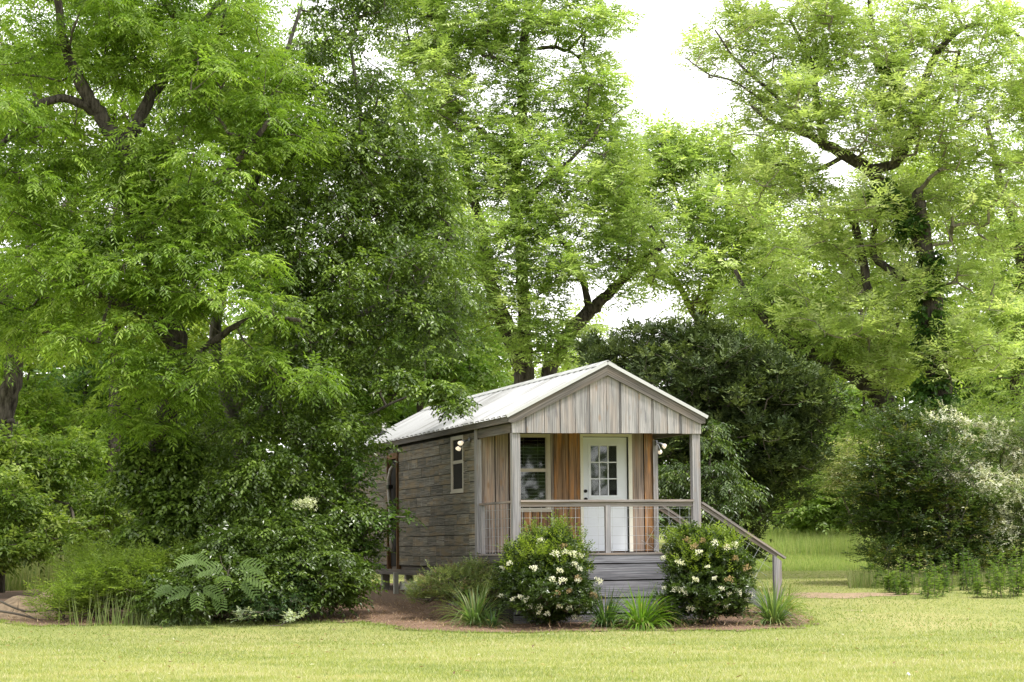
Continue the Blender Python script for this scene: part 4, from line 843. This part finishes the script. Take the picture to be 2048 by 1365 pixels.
# white elder flower heads
for (px, py, Yf, lab) in ((610,1010,43.0,'flat creamy elder flower head high in the thicket near the cabin wall'), (352,1008,44.5,'small white flower head in the shade of the left pecan trunk')):
    e = empty('flower_head', P(px, py, Yf)); tag(e, lab, 'flower'); b = Leafbag(); c = blob_points([(px,py,Yf,26 if px > 500 else 12,9,.18)], 26, 0)
    sprigs(b, c, .06, 8, 5, .06, .022, .018, [(.62,.66,.42),(.72,.74,.55)], droop=-.2, jitter=.6); o = b.build('florets', PETAL, None); o.parent = e; o.location = -e.location
    MB().tube([(0, 0, -.02), (.03, .1, -.35)], .006, 5).build('stalk', TWIG, e)
# mimosa sapling: fern-like fronds
def frond(parent, base, d, length, colr):
    bag = Leafbag(); d = np.array(d, float); d = d/np.linalg.norm(d); s_ = unit(np.cross(d, [0, -.75, .66])); n_ = np.cross(s_, d)
    for i in range(7):
        t = .2+.8*i/6; c0 = base+d*length*t-np.array([0, 0, .35*length*t*t])
        for sg in (-1, 1):
            pd = unit(d*.65+s_*sg*.85-np.array([0, 0, .12])); pl = length*.42*(1-.55*abs(t-.45))
            q = np.arange(22)/21.0; pos = c0+pd*(pl*q)[:, None]-np.array([0, 0, .1])*(pl*q*q)[:, None]
            for s2 in (-1, 1):
                ld = unit(np.cross(pd, n_)*s2+pd*.35)[None, :].repeat(22, 0); w = np.cross(ld, n_)
                bag.add(pos, ld, unit(w), np.repeat(n_[None], 22, 0), np.full(22, .022), np.full(22, .011), np.array(colr)*(.8+.4*rng.random((22, 1))))
    o = bag.build('frond', LEAF, parent, None); return o
mim = empty('mimosa_sapling'); tag(mim, 'mimosa sapling with flat fern-like fronds spreading in front of the thicket', 'sapling')
mb0 = P(440, 1210, 42.0)
MB().tube([mb0+np.array([0, .2, -.2]), P(450,1170,41.9), P(460,1130,41.8)], [.02,.015,.01], 6).build('stem', TWIG, mim, True)
for (px, py, dx, dy_, dz_, L_) in ((470,1130,.9,-.3,.15,.52),(455,1135,-.8,-.4,.15,.5),(480,1140,.9,-.5,-.2,.5),(440,1150,.3,-1,-.15,.45),(390,1180,-1,-.3,.05,.45),(400,1175,.8,-.5,-.05,.42),(395,1180,.1,-1,-.4,.42),(370,1120,.8,-.3,.2,.4),(400,1118,-.7,-.5,.1,.42),(430,1185,.4,-.9,-.4,.4),(350,1175,-.9,-.2,0,.3),(480,1160,.7,-.7,-.3,.42)):
    frond(mim, P(px, py, 41.45), (dx, dy_, dz_), L_*.95, random.choice([(.14,.22,.06), (.18,.27,.08), (.11,.18,.05)]))
# privet balls with flower clusters by the steps
fm = {}
def flower_cluster(col_, key):
    if key not in fm:
        b = Leafbag(); st_ = rng.random((60, 3))*np.array([.09, .09, .07])-np.array([.045, .045, .01]); d = unit(st_+np.array([0, 0, .06])+rdir(60)*.04); w = unit(np.cross(d, rdir(60)))
        b.add(st_, d, w, unit(np.cross(w, d)), np.full(60, .022), np.full(60, .017), np.array(col_)*(.8+.3*rng.random((60, 1)))); o = b.build('flower_cluster', PETAL, None, None); fm[key] = o.data; return o
    o = bpy.data.objects.new('flower_cluster', fm[key]); col.objects.link(o); return o
def ligustrum(label, blobs, flowers, tips):
    root, C = shrub('ligustrum_bush', label, blobs, 520, 20, 6, .10, .05, .032, [(.038,.066,.014),(.052,.088,.018),(.08,.125,.024)], .16, LEAFG, cat='bush', group='ligustrum bushes by the porch', inner=.55, droop=-.05, up=.15, jitter=.55)
    b = Leafbag(); tc_ = blob_points(tips, 150, .4); sprigs(b, tc_, .13, 8, 7, .15, .042, .024, [(.12,.18,.028),(.18,.25,.035),(.25,.32,.05)], droop=-.3, up=.6, jitter=.45); b.build('new_shoots', LEAF, root)
    for (px, py, Yf, sc, tan) in flowers:
        o = flower_cluster((.88,.86,.76) if not tan else (.46,.34,.20), tan); o.parent = root; o.location = P(px, py, Yf); o.scale = (sc,)*3; o.rotation_euler = (random.uniform(-.5,.5), random.uniform(-.5,.5), random.uniform(0,6))
    return root
fl1 = [(1082,1085,0),(1110,1112,0),(1130,1110,0),(1145,1113,0),(1160,1115,0),(1148,1132,0),(1068,1141,0),(1120,1146,0),(1159,1141,0),(1104,1163,0),(1125,1167,0),(1157,1160,1),(1003,1140,0),(1020,1130,0),(1195,1167,0),(1185,1192,1),(1002,1195,0),(1040,1198,0),(1055,1204,0),(1027,1202,0),(1119,1217,0),(1139,1220,0),(1080,1219,0),(1094,1231,0),(1080,1228,0),(1150,1238,0),(1160,1241,0),(1172,1216,0),(1128,1095,1),(1188,1198,1),(1155,1165,0),(1115,1190,1),(1060,1215,0),(1140,1185,1)]
ligustrum('rounded ligustrum bush left of the skirt boards with pointed shoots and cream flowers', [(1092,1138,40.75,74,58,.65),(1098,1188,40.65,92,62,.76),(1112,1108,40.8,45,40,.4),(1050,1150,40.9,45,50,.4)],
  [(a, b, 40.72-.86*sqrt(max(.05, 1-((a-1098)/100)**2-((b-1165)/95)**2)), random.uniform(.75, 1.3), t) for a, b, t in fl1], [(1095,1105,40.7,78,38,.5),(1120,1075,40.7,16,26,.12),(1060,1085,40.7,22,20,.15),(1095,1130,40.5,80,40,.5)])
fl2 = [(1430,1092,0),(1453,1096,1),(1468,1095,0),(1454,1100,0),(1372,1083,1),(1405,1085,1),(1398,1110,0),(1360,1131,0),(1327,1119,0),(1417,1137,0),(1391,1164,0),(1430,1160,0),(1459,1163,1),(1365,1187,0),(1352,1184,0),(1328,1179,0),(1443,1182,0),(1459,1191,0),(1475,1188,0),(1492,1203,0),(1482,1216,0),(1452,1217,0),(1434,1210,1),(1382,1222,0),(1495,1140,1),(1390,1097,1),(1500,1195,0),(1470,1120,1)]
ligustrum('rounded ligustrum bush right of the skirt boards in front of the stairs', [(1408,1128,41.0,74,58,.65),(1414,1184,40.9,90,62,.76),(1392,1100,41.1,50,38,.4),(1450,1140,41,45,50,.4)],
  [(a, b, 40.97-.86*sqrt(max(.05, 1-((a-1410)/100)**2-((b-1160)/95)**2)), random.uniform(.75, 1.3), t) for a, b, t in fl2], [(1405,1095,41.0,75,32,.5),(1370,1075,41,25,18,.2),(1440,1085,41,40,18,.2),(1410,1125,40.8,85,40,.5)])
# strappy lily clumps
def lily(px, py, n, h, pal, label):
    g = GP(px, py); root = empty('lily_clump', tuple(g)); tag(root, label, 'lily', 'strap-leaved lilies along the bed')
    V = []; F = []; C = []; 
    for i in range(n):
        a = random.uniform(0, 2*pi); lean = random.uniform(.12, 1.15); L_ = h*random.uniform(.85, 1.35); w = random.uniform(.018, .030)
        c = np.array(random.choice(pal))*random.uniform(.8, 1.2); b = np.array([cos(a), sin(a), 0])*random.uniform(0, .10); dh = np.array([cos(a), sin(a), 0]); sd_ = np.array([-sin(a), cos(a), 0])
        k = 7; base = len(V)
        for q in range(k):
            t = q/(k-1); th = (1-lean*.75)*pi/2-t*t*lean*1.9; 
            if q == 0: p = b.copy()
            else: p = p+(dh*cos(th)+np.array([0, 0, 1])*sin(th))*L_/(k-1)
            ww = w*(1-t**2.5)*.9+.001
            V += [p-sd_*ww*.5, p+np.array([0, 0, -.003]), p+sd_*ww*.5]; cc = c if random.random() > .04 else np.array([.35,.30,.15]); C += [cc]*3
            if q: 
                o = base+q*3; F += [[o-3, o-2, o+1, o], [o-2, o-1, o+2, o+1]]
    L = [i for f in F for i in f]
    o = fast_mesh('strap_leaves', V, L, np.arange(len(F))*4, LEAF, root, colors=np.array(C)); o['kind'] = 'stuff'
dk = [(.05,.10,.035),(.07,.13,.04),(.09,.15,.05)]; br_ = [(.14,.27,.025),(.18,.31,.035),(.11,.22,.03)]; md = [(.10,.18,.045),(.14,.22,.07),(.18,.25,.09)]
lily(950,1252,260,.66,md+[(.26,.30,.14)],'arching grey-green lily clump in front of the azalea'); lily(1212,1256,220,.60,dk,'dark green lily clump against the right side of the left ligustrum')
lily(1282,1258,300,.64,br_,'brightest lime green lily clump at the middle of the bed'); lily(1330,1252,170,.66,dk,'dark lily clump in the shade beside the right ligustrum')
lily(1548,1250,280,.68,md+[(.22,.29,.10)],'lily clump with yellowing blades at the right end of the bed'); lily(1572,1222,110,.42,[(.24,.30,.06),(.18,.25,.05)],'small yellowish tuft behind the lily at the foot of the stairs')
lily(985,1258,60,.45,dk,'small dark lily tuft left of the left ligustrum')
# tall weeds at the foot of the right shrubs
def weed(px, py, h, label=None):
    g = GP(px, py); root = empty('tall_weed', tuple(g)); tag(root, 'leafy upright weed stem in the row below the right-hand shrubs', 'weed', 'weeds below the right shrubs')
    b = Leafbag(); ns = random.randint(3, 5)
    for i in range(ns):
        o = np.array([random.uniform(-.22, .22), random.uniform(-.15, .15), 0]); tip = o+np.array([random.uniform(-.12, .12), random.uniform(-.1, .1), h*random.uniform(.7, 1.05)])
        if i == 0: m = MB()
        m.tube([o, (o+tip)/2, tip], [.006, .005, .003], 4)
        t = rng.random(44); pos = o+(tip-o)*t[:, None]; a = rng.random(44)*2*pi; d = unit(np.stack([np.cos(a), np.sin(a), .1+.5*t], -1)); w = unit(np.cross(d, [0, 0, 1.])); b.add(pos, d, w, np.cross(w, d), .13*(1-.4*t), np.full(44, .036), np.array(random.choice([(.14,.21,.05), (.18,.26,.06), (.10,.17,.045)]))*(.8+.4*rng.random((44, 1))), .1, .3)
    m.build('stems', TWIG, root); b.build('leaves', LEAF, root)
for i in range(20): weed(1815+i*13+random.uniform(-12, 12), 1194-abs(i-10)*.8+random.uniform(-20, 8), random.uniform(.4, .9))
for i in range(6): weed(1740+i*14, 1170+i*4, random.uniform(.3, .5))

# ------------------------------------------------------------------ far woods
bw_ = []
for i in range(34):
    px = -350+i*82; base_top = 560 if px < 850 else (700 if px < 1330 else 650)
    if px > 1480: base_top = 560
    top = base_top+random.uniform(-40, 60); Yw = 98+random.uniform(-5, 6)
    cyp = (top+1090)/2; bw_ += [(px, cyp, Yw, 75, (1090-top)/2, 3.0)]
for i in range(30): bw_.append((-350+i*92, 1040+random.uniform(-15, 25), 90, 75, 70, 2.0))
BC = blob_points(bw_, 1750, .3, .2)
wb = Leafbag(True); sprigs(wb, BC, 1.0, 16, 4, .6, .5, .34, [(.09,.16,.035),(.13,.21,.05),(.19,.28,.075),(.25,.33,.10)], droop=.4)
o = wb.build('distant_woods', LEAF, None); tag(o, 'hazy wall of woodland closing the view beyond all the trees', 'woods', kind='stuff')


HC = np.stack([rng.uniform(-50, 85, 620), rng.uniform(-52, -42, 620), 13*rng.random(620)**.9*(1+.25*np.sin(rng.uniform(0, 6, 620)))], -1)
hw_ = Leafbag(True); sprigs(hw_, HC, 2.0, 12, 4, 1.0, 1.1, .7, [(.09,.14,.03),(.13,.19,.04)], droop=.4)
o = hw_.build('opposite_woods', LEAF, None); tag(o, 'woods across the lawn that the cabin windows reflect', 'woods', kind='stuff')
# ------------------------------------------------------------------ grass
def noise2(x, y, s):
    return (np.sin(x*s*1.3+1.7)*np.sin(y*s*1.1+.4)+np.sin(x*s*2.7+y*s*1.9+2)*.6+np.sin(x*s*5.1-y*s*4.3)*.4)/2
def blades(name, x, y, h, w, colr, mat, lean=.5, label=None):
    n = len(x); z = gz(x, y); a = rng.random(n)*2*pi; p = np.stack([x, y, z-.004], -1)
    s = np.stack([np.cos(a), np.sin(a)*.35, np.zeros(n)], -1)*w[:, None]*.5
    l = rdir(n)*lean*h[:, None]; l[:, 2] = 0; tip = p+l; tip[:, 2] += h
    V = np.stack([p-s, p+s, tip], 1).reshape(-1, 3)
    o = fast_mesh(name, V, np.arange(3*n), np.arange(n)*3, mat, None, colors=np.repeat(colr, 3, 0)); tag(o, label, 'grass', kind='stuff'); return o
nb = 190000; u = rng.random(nb); yy = 24/(1-u*(1-24/62.)); xx = (rng.random(nb)*2-1)*yy*.235
k = ~inside(xx, yy, BED); cl = ((xx-BED[0][0]) > -100)
lx_ = (xx+.014)*cos(TH)+(yy-41.2)*sin(TH); ly_ = -(xx+.014)*sin(TH)+(yy-41.2)*cos(TH); k &= ~((lx_ > -.1) & (lx_ < WID+.1) & (ly_ > -.1) & (ly_ < 14))
k &= ~(((xx-pc[0])/1.3)**2+((yy-pc[1])/.8)**2 < rng.random(nb)*1.3)
xx = xx[k]; yy = yy[k]; nn = noise2(xx, yy, .55)*.9+noise2(xx+3, yy*2, 1.7)*.6+noise2(xx*1.4, yy, 4.1)*.35+rng.normal(size=len(xx))*.45
c1 = np.array([.21, .255, .085]); c2 = np.array([.34, .365, .135]); c3 = np.array([.46, .43, .25]); t = np.clip(nn*.5+.5, 0, 1)[:, None]
cc = np.where(t < .5, c1*(1-2*t)+c2*2*t, c2*(2-2*t)+c3*(2*t-1))*(.88+.24*rng.random((len(xx), 1)))
far = np.clip((yy-34)/6, 0, 1)[:, None]; cc = cc*(1-far*.45)+np.array([.15, .22, .05])*far*.45  # tree shade painted into the blades: greener and darker towards the trees
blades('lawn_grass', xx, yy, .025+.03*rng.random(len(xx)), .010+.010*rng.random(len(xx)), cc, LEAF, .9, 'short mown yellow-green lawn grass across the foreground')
def tall(px0, px1, y0, y1, n, h0, h1, label, pal):
    Y_ = y0+(y1-y0)*rng.random(n); px = px0+(px1-px0)*rng.random(n); x = (px-1024)/_F*Y_
    k = ~inside(x, Y_, BED); x = x[k]; Y_ = Y_[k]; n = len(x); c = np.array(pal)[rng.integers(0, len(pal), n)]*(.8+.4*rng.random((n, 1)))
    blades('tall_grass', x, Y_, (h0+(h1-h0)*rng.random(n))*(1+.25*noise2(x, Y_, .8)), .012+.012*rng.random(n), c, LEAF, .25, label)
TG = [(.18,.24,.075),(.24,.29,.10),(.31,.33,.15),(.15,.21,.06),(.36,.34,.19)]
tall(-150, 330, 53, 58, 16000, .45, .85, 'unmown tall grass on the left in front of the flecked thicket', TG)
TGB = [(.27,.35,.11),(.33,.39,.13),(.38,.41,.18),(.22,.31,.085)]
tall(1470, 1800, 69, 88, 34000, .08, .6, 'unmown tall grass rising behind the stairs in the gap', TGB)
tall(1500, 1760, 61, 69, 14000, .03, .16, 'rough half-mown strip in front of the tall grass in the gap', TGB)
tall(1690, 2080, 50.5, 52.5, 9000, .12, .4, 'ragged grass at the foot of the right-hand shrubs', TG)
tall(60, 420, 42, 44.5, 7000, .25, .75, 'long grass blades rising through the weeds beside the dirt mound', TG[:2])
ne = 6500; bf = np.array([GP(*p)[:2] for p in front]); sg_ = rng.integers(0, len(bf)-1, ne); w_ = np.linalg.norm(np.diff(bf, axis=0), axis=1); sg_ = rng.choice(len(bf)-1, ne, p=w_/w_.sum())
tt = rng.random((ne, 1)); pe = bf[sg_]*(1-tt)+bf[sg_+1]*tt; pe[:, 0] += rng.normal(size=ne)*.05; pe[:, 1] += -.06+rng.normal(size=ne)*.08
blades('edge_grass', pe[:, 0], pe[:, 1], .03+.05*rng.random(ne)**2, .012+.01*rng.random(ne), np.array([.27,.33,.09])*(.7+.7*rng.random((ne, 1))), LEAF, .6, 'longer unmown grass along the edge of the planting bed')
# pine straw needles
n = 40000; x = rng.uniform(-10, 5.6, n); y = rng.uniform(39, 47, n); k = inside(x, y, BED) | (rng.random(n) < .0); x = x[k]; y = y[k]; n = len(x)
z = gz(x, y)+.045+.02*rng.random(n); d = rdir(n); d[:, 2] *= .25; d = unit(d); w = unit(np.cross(d, [0, 0, 1.])); b = Leafbag(True)
pal = np.array([(.33,.205,.135), (.25,.155,.105), (.44,.31,.21), (.15,.095,.065), (.54,.41,.29)])[rng.integers(0, 5, n)]
b.add(np.stack([x, y, z], -1), d, w, np.cross(w, d), .10+.08*rng.random(n), np.full(n, .008), pal, 0, .02)
tag(b.build('pine_straw', PETAL, None), 'loose reddish pine straw mulch over the planting bed', 'mulch', kind='stuff')
nf = 260; yf = 25+20*rng.random(nf)**.7; xf = (rng.random(nf)*2-1)*yf*.22; fb = Leafbag(); dd = rdir(nf); dd[:, 2] *= .25; dd = unit(dd); ww = unit(np.cross(dd, rdir(nf)*.3+np.array([0, 0, 1])))
fb.add(np.stack([xf, yf, gz(xf, yf)+.035], -1), dd, ww, np.cross(ww, dd), .05+.05*rng.random(nf), .02+.02*rng.random(nf), np.array([(.25,.16,.08), (.42,.33,.18), (.5,.48,.4), (.16,.10,.06)])[rng.integers(0, 4, nf)], .15, .15)
tag(fb.build('fallen_leaves', LEAF, None), 'dry fallen leaves scattered thinly over the mown lawn', 'leaves', kind='stuff')
# fallen branches, leaf litter
for (pts, lab) in (([(-20,1222),(40,1232),(95,1246),(130,1240),(180,1234)], 'long bare fallen branch lying across the foot of the dirt mound'), ([(0,1205),(50,1225),(110,1222),(170,1228)], 'thin bare branch crossing the larger one on the dirt mound')):
    P3 = [P(a, b, 43.2)+np.array([0, 0, .02]) for a, b in pts]; p, r = catmull(P3, [.022, .02, .016, .012, .006][:len(P3)], 4)
    br = empty('fallen_branch', tuple(p[0])); tag(br, lab, 'branch'); o = MB().tube([q-p[0] for q in p], r, 6, True, .2).build('stem', TWIG, br, True)
    m = MB()
    for q in range(4):
        c = p[3+q*3]-p[0]; m.tube([c, c+np.array([random.uniform(-.3, .3), random.uniform(-.2, .1), random.uniform(.05, .2)])], [.008, .003], 4)
    m.build('twig', TWIG, br)['kind'] = 'stuff'
lt_ = GP(1815, 1353); 
m = MB().tube([(0, 0, 0), (.01, 0, .02), (.0, 0, .035)], [.02, .028, .008], 8); o = m.build('white_pebble', WHITE, None, True); o.location = lt_; tag(o, 'tiny white scrap lying on the lawn near the bottom right', 'scrap')

bpy.context.view_layer.update()
tris = sum((len(o.data.loops)-2*len(o.data.polygons)) for o in scene.objects if o.type == 'MESH')
print('TRIS', tris, 'objects', len(scene.objects), 'siding', cnt)
for o in scene.objects:
    if o.name.startswith(('crown', 'foliage', 'distant')): print(o.name, o.parent.name if o.parent else '', len(o.data.polygons))
